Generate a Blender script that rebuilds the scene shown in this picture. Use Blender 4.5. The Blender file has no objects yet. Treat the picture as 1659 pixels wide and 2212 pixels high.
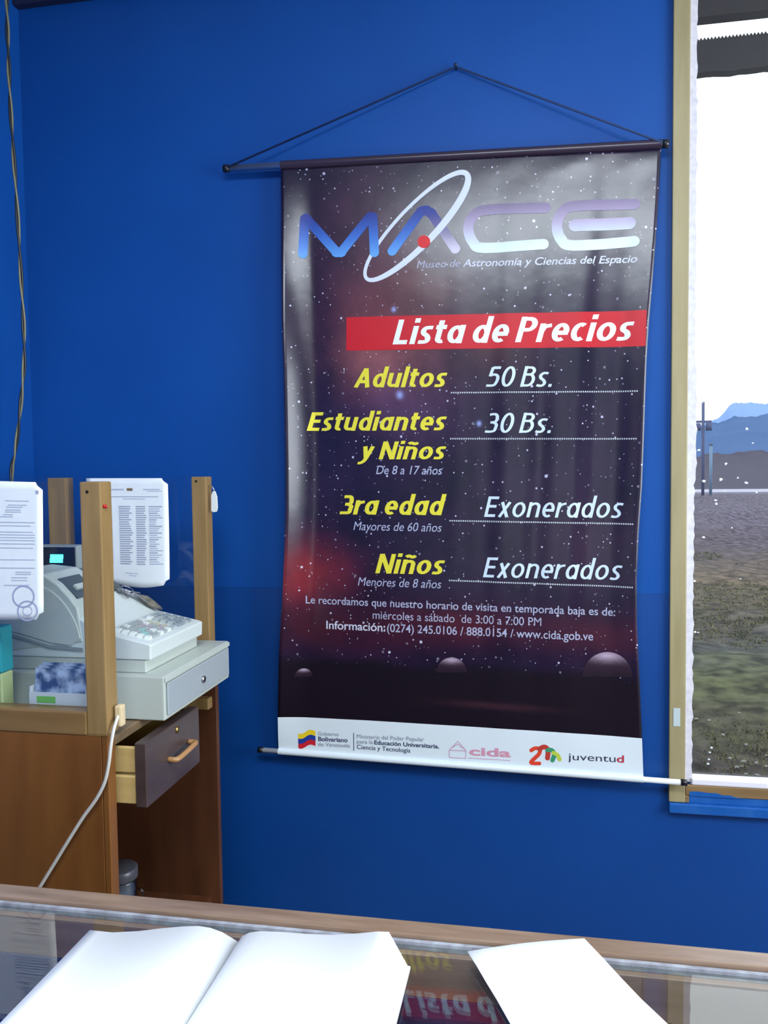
import bpy, bmesh, math, random
from math import sin, cos, pi, radians, hypot, atan2, exp
from mathutils import Vector, Matrix
random.seed(7)
SC = bpy.context.scene
COL = SC.collection

# ------------------------------------------------------------------ camera
W, H, F = 1659.0, 2212.0, 1765.0
CX, CY = W/2, H/2
YAW, PITCH, ROLL = radians(10.6), radians(3.0), radians(0.7)
fw = Vector((-sin(YAW)*cos(PITCH), cos(YAW)*cos(PITCH), -sin(PITCH)))
r0 = Vector((cos(YAW), sin(YAW), 0)); d0 = fw.cross(r0)
rt = r0*cos(ROLL) + d0*sin(ROLL); dn = d0*cos(ROLL) - r0*sin(ROLL)
EYE = Vector((0, 0, 1.5))
cd = bpy.data.cameras.new('camera'); cam = bpy.data.objects.new('camera', cd); COL.objects.link(cam)
cd.sensor_fit = 'VERTICAL'; cd.sensor_height = 36.0; cd.lens = 36.0*F/H
cd.clip_start = 0.02; cd.clip_end = 9000
Mx = Matrix((rt, -dn, -fw)).transposed()
cam.matrix_world = Matrix.Translation(EYE) @ Mx.to_4x4()
SC.camera = cam

# ------------------------------------------------------------------ world, lights, exposure
wd = bpy.data.worlds.new('overcast_sky'); SC.world = wd; wd.use_nodes = True
wn = wd.node_tree.nodes; wl = wd.node_tree.links
bgn = wn['Background']; bgn.inputs[1].default_value = 3.2
tc = wn.new('ShaderNodeTexCoord'); sx = wn.new('ShaderNodeSeparateXYZ'); rp = wn.new('ShaderNodeValToRGB')
wl.new(tc.outputs['Generated'], sx.inputs[0]); wl.new(sx.outputs[2], rp.inputs[0]); wl.new(rp.outputs[0], bgn.inputs[0])
rp.color_ramp.elements[0].position = 0.0; rp.color_ramp.elements[0].color = (0.80, 0.88, 1.0, 1)
rp.color_ramp.elements[1].position = 0.5; rp.color_ramp.elements[1].color = (0.86, 0.93, 1.0, 1)

def area(name, loc, target, sx_, sy_, power, col):
    l = bpy.data.lights.new(name, 'AREA'); l.shape = 'RECTANGLE'; l.size = sx_; l.size_y = sy_
    l.energy = power; l.color = col
    o = bpy.data.objects.new(name, l); COL.objects.link(o); o.location = loc
    o.rotation_euler = (Vector(target)-Vector(loc)).to_track_quat('-Z', 'Y').to_euler()
    return o
area('daylight_right_window', (2.36, 0.95, 1.75), (0, 1.75, 1.6), 1.7, 1.6, 72, (0.86, 0.93, 1.0))
area('added_overhead_fill', (0.0, 0.10, 2.80), (-0.05, 0.45, 0), 1.3, 0.7, 60, (0.84, 0.93, 1.0))  # added overhead fill that brightens the book and counter
SC.view_settings.view_transform = 'Standard'; SC.view_settings.look = 'None'
SC.view_settings.gamma = 1.0; SC.view_settings.use_curve_mapping = False
SC.view_settings.exposure = 0.0

# ------------------------------------------------------------------ helpers
def on(px, py, ax, val):
    d = rt*((px-CX)/F) + dn*((py-CY)/F) + fw
    i = 'XYZ'.index(ax); t = (val-EYE[i])/d[i]
    return EYE + d*t

def lin(r, g, b):
    f = lambda c: (c/255/12.92) if c/255 <= .04045 else ((c/255+.055)/1.055)**2.4
    return (f(r), f(g), f(b), 1.0)

def mat(name, col, rough=.5, metal=0, spec=.5, emit=None, es=0, coat=0):
    m = bpy.data.materials.new(name); m.use_nodes = True
    p = m.node_tree.nodes['Principled BSDF']
    p.inputs['Base Color'].default_value = col if len(col) == 4 else (*col, 1)
    p.inputs['Roughness'].default_value = rough; p.inputs['Metallic'].default_value = metal
    p.inputs['Specular IOR Level'].default_value = spec; p.inputs['Coat Weight'].default_value = coat
    if emit: p.inputs['Emission Color'].default_value = (*emit, 1); p.inputs['Emission Strength'].default_value = es
    return m

def noisy(name, c1, c2, scale=(1, 1, 1), ns=8, detail=4, rough=.5, bump=.1, bdist=.002, spec=.5, coords='Object', contrast=(.3, .7)):
    m = mat(name, c1, rough, spec=spec); nt = m.node_tree; N = nt.nodes; L = nt.links
    p = N['Principled BSDF']
    t = N.new('ShaderNodeTexCoord'); mp = N.new('ShaderNodeMapping'); mp.inputs['Scale'].default_value = scale
    n = N.new('ShaderNodeTexNoise'); n.inputs['Scale'].default_value = ns; n.inputs['Detail'].default_value = detail
    r = N.new('ShaderNodeValToRGB'); r.color_ramp.elements[0].color = (*c1[:3], 1); r.color_ramp.elements[1].color = (*c2[:3], 1)
    r.color_ramp.elements[0].position, r.color_ramp.elements[1].position = contrast
    L.new(t.outputs[coords], mp.inputs[0]); L.new(mp.outputs[0], n.inputs[0]); L.new(n.outputs[0], r.inputs[0]); L.new(r.outputs[0], p.inputs['Base Color'])
    if bump:
        b = N.new('ShaderNodeBump'); b.inputs['Strength'].default_value = bump; b.inputs['Distance'].default_value = bdist
        L.new(n.outputs[0], b.inputs['Height']); L.new(b.outputs[0], p.inputs['Normal'])
    return m

def glassmat(name, tint=(.97, .98, .98), gain=1.0):
    m = bpy.data.materials.new(name); m.use_nodes = True; nt = m.node_tree; N = nt.nodes; L = nt.links
    N.remove(N['Principled BSDF']); out = N['Material Output']
    g = N.new('ShaderNodeNewGeometry'); dp = N.new('ShaderNodeVectorMath'); dp.operation = 'DOT_PRODUCT'
    L.new(g.outputs['Incoming'], dp.inputs[0]); L.new(g.outputs['Normal'], dp.inputs[1])
    def M(op, a, b=None):
        n = N.new('ShaderNodeMath'); n.operation = op; n.use_clamp = False
        for i, v in enumerate((a, b)):
            if v is None: continue
            if isinstance(v, (int, float)): n.inputs[i].default_value = v
            else: L.new(v, n.inputs[i])
        return n.outputs[0]
    c = M('ABSOLUTE', dp.outputs['Value'])
    s = M('POWER', M('SUBTRACT', 1.0, c), 4.0)
    fr = M('MINIMUM', M('MULTIPLY', M('ADD', .04, M('MULTIPLY', s, .96)), gain), 1.0)
    tr = N.new('ShaderNodeBsdfTransparent'); tr.inputs[0].default_value = (*tint, 1)
    gl = N.new('ShaderNodeBsdfGlossy'); gl.inputs['Roughness'].default_value = 0.0
    mx = N.new('ShaderNodeMixShader'); L.new(fr, mx.inputs[0]); L.new(tr.outputs[0], mx.inputs[1]); L.new(gl.outputs[0], mx.inputs[2])
    L.new(mx.outputs[0], out.inputs['Surface'])
    return m

def empty(name, loc, label=None, cat=None, group=None, kind=None):
    o = bpy.data.objects.new(name, None); o.empty_display_size = .05; COL.objects.link(o); o.location = loc
    return tag(o, label, cat, group, kind)
def tag(o, label=None, cat=None, group=None, kind=None):
    for k, v in (('label', label), ('category', cat), ('group', group), ('kind', kind)):
        if v: o[k] = v
    return o
def wloc(o):
    v = Vector((0, 0, 0))
    while o is not None: v += o.location; o = o.parent
    return v
def mesh(name, verts, faces, m, parent=None, smooth=False, cols=None, base=None):
    """world-space verts -> one mesh object, origin at its own base centre (top-level) or at its parent"""
    vs = [Vector(v) for v in verts]
    if base is None:
        lo = [min(v[i] for v in vs) for i in range(3)]; hi = [max(v[i] for v in vs) for i in range(3)]
        base = Vector(((lo[0]+hi[0])/2, (lo[1]+hi[1])/2, lo[2]))
    base = Vector(base)
    me = bpy.data.meshes.new(name); me.from_pydata([v-base for v in vs], [], faces)
    if cols:
        a = me.color_attributes.new('ink', 'FLOAT_COLOR', 'POINT')
        for i, c in enumerate(cols): a.data[i].color = (*c[:3], 1)
    if smooth:
        for p in me.polygons: p.use_smooth = True
    ms = m if isinstance(m, (list, tuple)) else [m]
    for q in ms: me.materials.append(q)
    o = bpy.data.objects.new(name, me); COL.objects.link(o)
    o.parent = parent; o.location = base - (wloc(parent) if parent else Vector((0, 0, 0)))
    return o
def frombm(name, bm, m, parent=None, smooth=False):
    bm.normal_update()
    vs = [v.co.copy() for v in bm.verts]; bm.verts.index_update()
    fs = [[v.index for v in f.verts] for f in bm.faces]
    bm.free()
    return mesh(name, vs, fs, m, parent, smooth)
def bmbox(bm, a, b, bev=0.0, seg=1):
    a = Vector(a); b = Vector(b)
    lo = Vector([min(a[i], b[i]) for i in range(3)]); hi = Vector([max(a[i], b[i]) for i in range(3)])
    t = bmesh.new(); bmesh.ops.create_cube(t, size=1)
    for v in t.verts: v.co = Vector([lo[i]+(v.co[i]+.5)*(hi[i]-lo[i]) for i in range(3)])
    if bev: bmesh.ops.bevel(t, geom=t.edges[:], offset=bev, segments=seg, affect='EDGES', profile=.6)
    me = bpy.data.meshes.new('t'); t.to_mesh(me); t.free(); bm.from_mesh(me); bpy.data.meshes.remove(me)
def box(name, a, b, m, parent=None, bev=.0015, seg=1):
    bm = bmesh.new(); bmbox(bm, a, b, bev, seg); return frombm(name, bm, m, parent)
def boxes(name, lst, m, parent=None, bev=0.0):
    bm = bmesh.new()
    for a, b in lst: bmbox(bm, a, b, bev)
    return frombm(name, bm, m, parent)
def tube(name, pts, r, m, parent=None, n=10, caps=True, cols=None):
    pts = [Vector(p) for p in pts]; vs = []; fs = []
    rr = r if isinstance(r, (list, tuple)) else [r]*len(pts)
    prev = None
    for i, p in enumerate(pts):
        t = (pts[min(i+1, len(pts)-1)]-pts[max(i-1, 0)]).normalized()
        if prev is None: u = t.cross(Vector((0, 0, 1)) if abs(t.z) < .9 else Vector((1, 0, 0))).normalized()
        else: u = (prev - t*prev.dot(t)).normalized()
        prev = u; w = t.cross(u)
        for k in range(n): vs.append(p+(u*cos(2*pi*k/n)+w*sin(2*pi*k/n))*rr[i])
    for i in range(len(pts)-1):
        for k in range(n): fs.append((i*n+k, i*n+(k+1) % n, (i+1)*n+(k+1) % n, (i+1)*n+k))
    if caps: fs += [tuple(reversed(range(n))), tuple(range((len(pts)-1)*n, len(pts)*n))]
    return mesh(name, vs, fs, m, parent, True)
def smoothpath(pts, k=8):
    pts = [Vector(p) for p in pts]; out = []
    for i in range(len(pts)-1):
        p0 = pts[max(i-1, 0)]; p1 = pts[i]; p2 = pts[i+1]; p3 = pts[min(i+2, len(pts)-1)]
        for j in range(k):
            t = j/k; out.append(.5*((2*p1)+(p2-p0)*t+(2*p0-5*p1+4*p2-p3)*t*t+(3*p1-p0-3*p2+p3)*t**3))
    out.append(pts[-1]); return out
def prism(name, prof, y0, y1, m, parent=None, bev=0.0):
    """(x, z) outline swept along Y"""
    bm = bmesh.new()
    a = [bm.verts.new((x, y0, z)) for x, z in prof]; b = [bm.verts.new((x, y1, z)) for x, z in prof]
    n = len(prof)
    bm.faces.new(a); bm.faces.new(list(reversed(b)))
    for i in range(n): bm.faces.new((a[i], b[i], b[(i+1) % n], a[(i+1) % n]))
    bmesh.ops.recalc_face_normals(bm, faces=bm.faces)
    if bev: bmesh.ops.bevel(bm, geom=bm.edges[:], offset=bev, segments=2, affect='EDGES', profile=.5)
    return frombm(name, bm, m, parent)
def lathe(name, prof, c, m, parent=None, n=20):
    vs = []; fs = []; c = Vector(c)
    for r, z in prof:
        for k in range(n): vs.append(c+Vector((r*cos(2*pi*k/n), r*sin(2*pi*k/n), z)))
    for i in range(len(prof)-1):
        for k in range(n): fs.append((i*n+k, i*n+(k+1) % n, (i+1)*n+(k+1) % n, (i+1)*n+k))
    fs.append(tuple(reversed(range(n))))
    return mesh(name, vs, fs, m, parent, True)

# ------------------------------------------------------------------ materials
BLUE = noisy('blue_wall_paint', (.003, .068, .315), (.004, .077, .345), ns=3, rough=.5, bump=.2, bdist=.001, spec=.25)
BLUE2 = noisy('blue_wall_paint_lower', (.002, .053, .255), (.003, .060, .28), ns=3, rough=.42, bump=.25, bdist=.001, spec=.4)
BLUELEDGE = noisy('blue_ledge_paint', (.006, .09, .37), (.02, .12, .42), ns=30, rough=.3, bump=.4)
WHITEW = mat('off_white_wall_paint', (.62, .63, .62), .8)
CEIL = mat('ceiling_paint', (.6, .6, .58), .8)
FLOORM = noisy('brown_floor_tile', (.10, .07, .05), (.16, .11, .08), ns=4, rough=.45)
PINE = noisy('varnished_pine', (.25, .150, .052), (.33, .205, .080), scale=(9, 9, .9), ns=5, rough=.42, bump=.15)
PINEH = noisy('varnished_pine_rail', (.21, .115, .038), (.27, .155, .056), scale=(.9, 9, 9), ns=5, rough=.42, bump=.15)
PANEL = noisy('orange_brown_plywood', (.17, .060, .012), (.235, .090, .019), scale=(5, 5, .7), ns=4, rough=.45, bump=.1)
DARKP = noisy('dark_red_brown_plywood', (.075, .024, .009), (.12, .040, .015), scale=(5, 5, .8), ns=4, rough=.5, bump=.1)
PALEW = noisy('pale_drawer_wood', (.56, .38, .13), (.68, .48, .20), scale=(1, 6, 8), ns=5, rough=.5, bump=.1)
DRAWF = noisy('dark_drawer_front_wood', (.050, .032, .032), (.080, .052, .048), scale=(6, 1, 6), ns=5, rough=.35, bump=.1)
RAILW = noisy('counter_rail_wood', (.17, .105, .068), (.27, .18, .125), scale=(1.2, 9, 9), ns=7, rough=.3, bump=.2)
RAILIN = noisy('counter_inner_wood', (.26, .15, .10), (.34, .20, .14), scale=(1.2, 9, 9), ns=7, rough=.6, bump=.1)
VELVET = mat('dark_purple_case_lining', (.040, .040, .13), .9, spec=.1)
TRIMY = noisy('ochre_window_trim', (.30, .25, .125), (.39, .33, .18), scale=(8, 8, .8), ns=4, rough=.42, bump=.2)
TRIMB = noisy('brown_window_trim', (.20, .12, .05), (.27, .17, .075), scale=(1, 8, 8), ns=6, rough=.45, bump=.2)
BEAD = noisy('white_putty', (.52, .50, .56), (.66, .64, .70), ns=60, rough=.6, bump=.4)
DARKWOOD = noisy('dark_outdoor_timber', (.016, .013, .016), (.028, .022, .028), scale=(1, 6, 6), ns=5, rough=.8)
GLASS = glassmat('window_glass'); CGLASS = glassmat('counter_glass', (.93, .96, .95), 1.12); BGLASS = glassmat('booth_glass', (.95, .97, .98), .8)
REG = mat('beige_register_plastic', (.50, .545, .50), .42)
REGL = mat('light_register_plastic', (.64, .70, .68), .42)
REGD = mat('grey_register_plastic', (.27, .30, .30), .5)
REGF = mat('grey_drawer_steel', (.36, .40, .43), .4)
BLACKP = mat('black_plastic', (.012, .012, .016), .25)
DGREY = mat('dark_grey_window_plastic', (.05, .065, .07), .3)
CHROME = mat('worn_chrome', (.55, .55, .57), .3, 1.0)
BRASS = mat('aged_brass', (.5, .33, .12), .35, 1.0)
ALU = mat('aluminium_rod', (.62, .66, .70), .28, .85)
WHITEROD = mat('bright_rod', (.86, .88, .9), .3, .2)
PAPER = noisy('white_paper', (.84, .87, .88), (.88, .91, .92), ns=20, rough=.9, bump=.15, bdist=.001, spec=.1)
BOOKP = mat('book_paper', (.90, .91, .91), .9, spec=.1)
CORDM = mat('white_cable_rubber', (.62, .60, .54), .5)
STRING = mat('dark_blue_string', (.008, .03, .11), .8)

def inkmat(name, rough=.38, spec=.5):
    m = mat(name, (1, 1, 1), rough, spec=spec); N = m.node_tree.nodes; L = m.node_tree.links
    a = N.new('ShaderNodeAttribute'); a.attribute_name = 'ink'
    L.new(a.outputs['Color'], N['Principled BSDF'].inputs['Base Color']); return m
INK = inkmat('banner_ink', .42, .35); PINK_ = inkmat('paper_ink', .9, .1)

# ------------------------------------------------------------------ the setting
WY = 2.3; LX = -1.535; RX = 2.42; BY = -2.7; CZ = 2.97
def S(o): o['kind'] = 'structure'; return o
ox0, ox1, oz0, oz1 = .411, 2.2, .59, 2.88           # window opening in the back wall
SEAM = 1.1535
def wallback():
    t = .16
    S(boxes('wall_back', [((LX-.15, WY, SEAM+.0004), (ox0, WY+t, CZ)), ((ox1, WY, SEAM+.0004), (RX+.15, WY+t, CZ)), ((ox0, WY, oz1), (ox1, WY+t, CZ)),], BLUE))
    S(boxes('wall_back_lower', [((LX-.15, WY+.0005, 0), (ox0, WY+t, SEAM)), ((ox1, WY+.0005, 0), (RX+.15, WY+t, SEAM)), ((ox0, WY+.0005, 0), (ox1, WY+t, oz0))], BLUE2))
wallback()
S(boxes('wall_left', [((LX-.15, BY, 0), (LX, WY, CZ))], BLUE))
ry0, ry1, rz0, rz1 = -1.2, 1.85, .9, 2.6
S(boxes('wall_right', [((RX, BY, 0), (RX+.15, ry0, CZ)), ((RX, ry1, 0), (RX+.15, WY, CZ)), ((RX, ry0, 0), (RX+.15, ry1, rz0)), ((RX, ry0, rz1), (RX+.15, ry1, CZ))], WHITEW))
fx0, fx1, fz0, fz1 = -.42, .95, .40, 2.40
S(boxes('wall_front', [((LX-.15, BY-.15, 0), (fx0, BY, CZ)), ((fx1, BY-.15, 0), (RX+.15, BY, CZ)), ((fx0, BY-.15, 0), (fx1, BY, fz0)), ((fx0, BY-.15, fz1), (fx1, BY, CZ))], WHITEW))
S(boxes('floor', [((LX-.15, BY-.15, -.1), (RX+.15, WY+.16, 0))], FLOORM))
S(boxes('ceiling', [((LX-.15, BY-.15, CZ), (RX+.15, WY+.16, CZ+.1))], CEIL))
S(box('trim_1', (LX, WY-.03, 2.897), (.34, WY, CZ), mat('dark_cornice_paint', (.008, .014, .05), .6), None, .003))

# window in the back wall
w1 = S(empty('window_1', (ox0, WY, oz0)))
box('side_casing', (.352, WY-.014, .585), (.3945, WY, 2.92), TRIMY, w1, .003, 2)
box('tape_patch', (.362, WY-.0152, .795), (.380, WY-.0141, .845), mat('grey_tape', (.50, .58, .60), .5), w1, .0004)
box('bottom_casing', (.3945, WY-.012, .605), (2.25, WY, .634), TRIMB, w1, .002)
box('corner_block', (.352, WY-.013, .585), (.405, WY-.0005, .6045), TRIMB, w1, .002)
# ledge: blue painted board under the casing
prism('sill_board', [(0, 0)]*0 or [(.352, .556), (2.25, .556), (2.25, .5835), (.352, .5835)], WY-.02, WY+.0005, BLUELEDGE, w1, .003)
box('sill_upstand', (.4055, WY-.009, .5838), (2.25, WY-.0005, .6045), BLUELEDGE, w1, .001)
def drip():          # ragged overlap of blue wall paint on the brown casing
    top = [(.406, .6165), (.43, .618), (.455, .6155), (.475, .616), (.492, .611), (.51, .612), (.522, .608), (.54, .6055), (.555, .6050)]
    vs = [(x, WY-.0126, z) for x, z in top] + [(x, WY-.0126, .6045) for x, z in top]
    n = len(top); fs = [(i, i+n, i+n+1, i+1) for i in range(n-1)]
    mesh('paint_overlap', vs, fs, BLUELEDGE, w1)
drip()
def bead():
    # putty line: inner edge ragged, bottom strip straight
    N = 150; vs = []; fs = []
    for i in range(N+1):
        z = .64+(2.88-.64)*i/N
        e = .4115+.004*max(0, sin(i*1.7)*sin(i*.61))+random.random()*.003+(.004 if 1.45 < z < 1.75 else 0)
        for x, y in ((.393, WY-.006), (e, WY-.003), (e, WY+.03), (.393, WY+.03)): vs.append((x, y, z))
    for i in range(N):
        for k in range(4): fs.append((i*4+k, i*4+(k+1) % 4, i*4+4+(k+1) % 4, i*4+4+k))
    mesh('side_putty', vs, fs, BEAD, w1)
bead()
prism('bottom_frame', [(.4115, .6345), (2.198, .6345), (2.198, .652), (.4115, .652)], WY-.012, WY+.03, mat('white_frame_paint', (.80, .77, .84), .35), w1, .003)
box('top_frame', (.39, WY-.01, 2.86), (2.199, WY+.04, 2.9), BEAD, w1)
box('mullion', (1.32, WY-.01, .64), (1.37, WY+.04, 2.88), TRIMY, w1)
box('side_casing', (2.18, WY-.014, .585), (2.24, WY, 2.92), TRIMY, w1, .003)
boxes('pane', [((.40, WY+.015, .64), (2.19, WY+.019, 2.88))], GLASS, w1)
SPECK = mat('dried_white_splashes', (.7, .72, .78), .7)
def specks():
    bm = bmesh.new()
    pts = [(1613, 926, 5), (1520, 1039, 5), (1557, 1036, 6), (1612, 1043, 5), (1594, 1032, 4), (1546, 1080, 4), (1548, 1088, 5), (1521, 1160, 5), (1568, 1002, 5), (1626, 957, 3), (1581, 1140, 3), (1518, 870, 2), (1600, 1250, 3), (1502, 1365, 4), (1508, 1366, 3), (1530, 1650, 4), (1533, 1625, 5), (1537, 1615, 4), (1531, 1640, 4), (1510, 972, 5), (1565, 1060, 3), (1500, 1255, 4), (1634, 1063, 4)]
    for x, y, r in pts:
        c = on(x, y, 'Y', WY+.0142); k = random.randint(5, 7); rr = r*.00115
        a0 = random.random()*6
        vs = [bm.verts.new((c.x+rr*random.uniform(.4, 1.1)*cos(a0+2*pi*i/k), WY+.0142, c.z+rr*random.uniform(.3, .8)*sin(a0+2*pi*i/k))) for i in range(k)]
        bm.faces.new(vs)
    o = frombm('dried_splashes', bm, SPECK, w1); o['kind'] = 'stuff'
specks()
# side and rear windows that light the room
w2 = S(empty('window_2', (RX, 0, rz0)))
for y in (ry0, -.2, .8, ry1-.05): box('mullion', (RX+.02, y, rz0), (RX+.07, y+.05, rz1), TRIMY, w2)
for z in (rz0, rz1-.05): box('frame_rail', (RX+.02, ry0, z), (RX+.07, ry1, z+.05), TRIMY, w2)
boxes('pane', [((RX+.04, ry0, rz0), (RX+.044, ry1, rz1))], GLASS, w2)
w3 = S(empty('window_3', (fx0, BY, fz0)))
for x in (fx0, fx0+.66, fx1-.05): box('mullion', (x, BY-.08, fz0), (x+.06, BY-.03, fz1), TRIMB, w3)
boxes('pane', [((fx0, BY-.06, fz0), (fx1, BY-.056, fz1))], GLASS, w3)

def added_curtain(x0, x1):  # unseen panels added; their gaps shape the light streaks reflected in the banner
    n = 48; vs = []; fs = []
    for i in range(n+1):
        x = x0+(x1-x0)*i/n; y = BY+.06+.018*sin(i*1.25)+.008*sin(i*.53)
        vs += [(x, y, fz0-.1), (x, y, fz1+.08)]
    for i in range(n): fs.append((2*i, 2*i+2, 2*i+3, 2*i+1))
    o = mesh('added_curtain', vs, fs, mat('added_curtain_cloth', (.45, .34, .25), .9), None, True)
    md = o.modifiers.new('thickness', 'SOLIDIFY'); md.thickness = .002
    return o
for k, (a, b, t_) in enumerate([(-.60, -.35, 'narrow unseen beige drape added at the left edge of the rear window'), (-.24, .12, 'unseen beige drape added left of centre on the rear window'), (.50, .72, 'unseen beige drape added right of centre on the rear window'), (.84, 1.1, 'narrow unseen beige drape added at the right edge of the rear window')]):
    tag(added_curtain(a, b), t_, 'added_curtain', 'added beige curtains on the rear window')
tube('curtain_rod', [(-.65, BY+.06, fz1+.09), (1.15, BY+.06, fz1+.09)], .012, BRASS, w3)
# made-up lamp above the frame, added to brighten the book and counter
lp = empty('added_ceiling_lamp', (.0, .15, CZ-.12), 'wide unseen ceiling lamp added to brighten the glass counter', 'lamp')
box('added_lamp_housing', (-.7, -.35, CZ-.05), (.7, .55, CZ-.001), mat('white_enamel', (.8, .8, .8), .4), lp, .004)
for y in (-.2, .1, .4): tube('added_lamp_tube', [(-.57, y, CZ-.075), (.57, y, CZ-.075)], .013, mat('added_tube_glow', (.9, .9, .9), .4, emit=(.86, .95, 1), es=6), lp)

# ------------------------------------------------------------------ outdoors
GZ = -.4
def groundmat():
    m = mat('dry_meadow_ground', (.03, .03, .03), .95, spec=.1); nt = m.node_tree; N = nt.nodes; L = nt.links
    g = N.new('ShaderNodeNewGeometry'); s = N.new('ShaderNodeSeparateXYZ'); L.new(g.outputs['Position'], s.inputs[0])
    n = N.new('ShaderNodeTexNoise'); n.inputs['Scale'].default_value = .55; n.inputs['Detail'].default_value = 8; n.inputs['Roughness'].default_value = .62; L.new(g.outputs['Position'], n.inputs[0])
    n2 = N.new('ShaderNodeTexNoise'); n2.inputs['Scale'].default_value = 6; n2.inputs['Detail'].default_value = 6; L.new(g.outputs['Position'], n2.inputs[0])
    # earth belts run across the meadow: green near the building, straw, then purple-brown heath
    ad = N.new('ShaderNodeMath'); ad.operation = 'MULTIPLY_ADD'; L.new(n.outputs[0], ad.inputs[0]); ad.inputs[1].default_value = 5; L.new(s.outputs[1], ad.inputs[2])
    mr = N.new('ShaderNodeMapRange'); mr.inputs[1].default_value = 4; mr.inputs[2].default_value = 34; L.new(ad.outputs[0], mr.inputs[0])
    r = N.new('ShaderNodeValToRGB'); cr = r.color_ramp; L.new(mr.outputs[0], r.inputs[0])
    cols = [(0, (.030, .034, .020)), (.08, (.034, .040, .020)), (.13, (.030, .026, .026)), (.19, (.048, .054, .028)), (.25, (.030, .034, .034)), (.33, (.048, .042, .036)), (.43, (.066, .052, .040)), (.55, (.044, .034, .038)), (.8, (.054, .045, .066)), (1, (.060, .052, .076))]
    while len(cr.elements) < len(cols): cr.elements.new(.5)
    for e, (p, c) in zip(cr.elements, cols): e.position = p; e.color = (*c, 1)
    mx = N.new('ShaderNodeMix'); mx.data_type = 'RGBA'; mx.blend_type = 'MULTIPLY'; mx.inputs[0].default_value = .8
    r2 = N.new('ShaderNodeValToRGB'); r2.color_ramp.elements[0].color = (.22, .22, .26, 1); r2.color_ramp.elements[1].color = (1.8, 1.75, 1.6, 1); r2.color_ramp.elements[0].position = .34; r2.color_ramp.elements[1].position = .66
    L.new(n2.outputs[0], r2.inputs[0]); L.new(r.outputs[0], mx.inputs[6]); L.new(r2.outputs[0], mx.inputs[7])
    L.new(mx.outputs[2], N['Principled BSDF'].inputs['Base Color']); return m
GM = groundmat()
def ground():
    nx, ny = 60, 90; vs = []; fs = []
    for j in range(ny+1):
        y = 2.5+(j/ny)**2.2*160
        for i in range(nx+1):
            x = (-1+2*i/nx)*(8+y*.9)+y*.23
            amp = min(.12, .015+.004*(y-2.5))*(1 if y < 52 else .2)
            vs.append((x, y, GZ-.03+amp*(sin(x*2.1+y*1.3)+sin(x*.7-y*.9+1)+sin(x*4.3+y*3.1)*.4)))
    for j in range(ny):
        for i in range(nx): a = j*(nx+1)+i; fs.append((a, a+1, a+nx+2, a+nx+1))
    S(mesh('ground', vs, fs, GM, None, True, base=(0, 2.5, GZ)))
ground()
def ridge(name, y0, y1, prof, zbase, m, label, seed, rough_):
    rnd = random.Random(seed); n = 90; rows = 14; vs = []; fs = []
    ph = [rnd.uniform(0, 6) for _ in range(6)]
    for j in range(rows+1):
        t = j/rows; y = y0+(y1-y0)*t
        for i in range(n+1):
            s_ = i/n
            k = s_*(len(prof)-1); a = int(min(k, len(prof)-2)); q = k-a
            ax, az = prof[a]; bx, bz = prof[a+1]; q2 = q*q*(3-2*q)
            x = (ax+(bx-ax)*q)*y/y1; z = zbase+(az+(bz-az)*q2-zbase)*t**1.7
            z += rough_*t*t*(sin(s_*40+ph[0]+t*5)+.5*sin(s_*93+ph[1]-t*9)+.4*sin(s_*171+ph[2]))
            vs.append((x, y, z))
    for j in range(rows):
        for i in range(n): a = j*(n+1)+i; fs.append((a, a+1, a+n+2, a+n+1))
    o = mesh(name, vs, fs, m, None, True); tag(o, label, 'hill', kind='structure'); return o
HB = noisy('brown_heath_slope', (.020, .017, .036), (.034, .028, .048), scale=(.02, .06, .3), ns=1.5, rough=.95, spec=.1)
MB1 = noisy('near_mountain_haze_blue', (.050, .085, .17), (.060, .10, .195), scale=(.002, .002, .01), ns=1.5, rough=1, spec=0)  # blue distance haze put into the mountain's base colour
MB2 = noisy('far_ridge_haze_blue', (.13, .20, .36), (.15, .225, .39), scale=(.001, .001, .002), ns=1.5, rough=1, spec=0)  # lighter and bluer: stronger haze painted into the far ridge
ridge('brown_slope', 66, 200, [(-150, 1), (-60, 2), (10, 2.6), (36, 3.7), (42, 4.3), (52, 4.6), (90, 7), (190, 9)], GZ, HB, 'low brown heath slope beyond the road', 3, .25)
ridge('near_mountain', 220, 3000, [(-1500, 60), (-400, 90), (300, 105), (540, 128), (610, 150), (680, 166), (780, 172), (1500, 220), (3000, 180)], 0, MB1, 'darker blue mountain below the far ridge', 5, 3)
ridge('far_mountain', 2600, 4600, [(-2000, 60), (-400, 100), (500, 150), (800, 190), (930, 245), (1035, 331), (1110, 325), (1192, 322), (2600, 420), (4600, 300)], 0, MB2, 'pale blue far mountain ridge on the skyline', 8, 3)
# road
S(boxes('road', [((-60, 57, GZ-.05), (120, 64, GZ+.12))], mat('pale_concrete_road', (.20, .19, .24), .8)))
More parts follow.
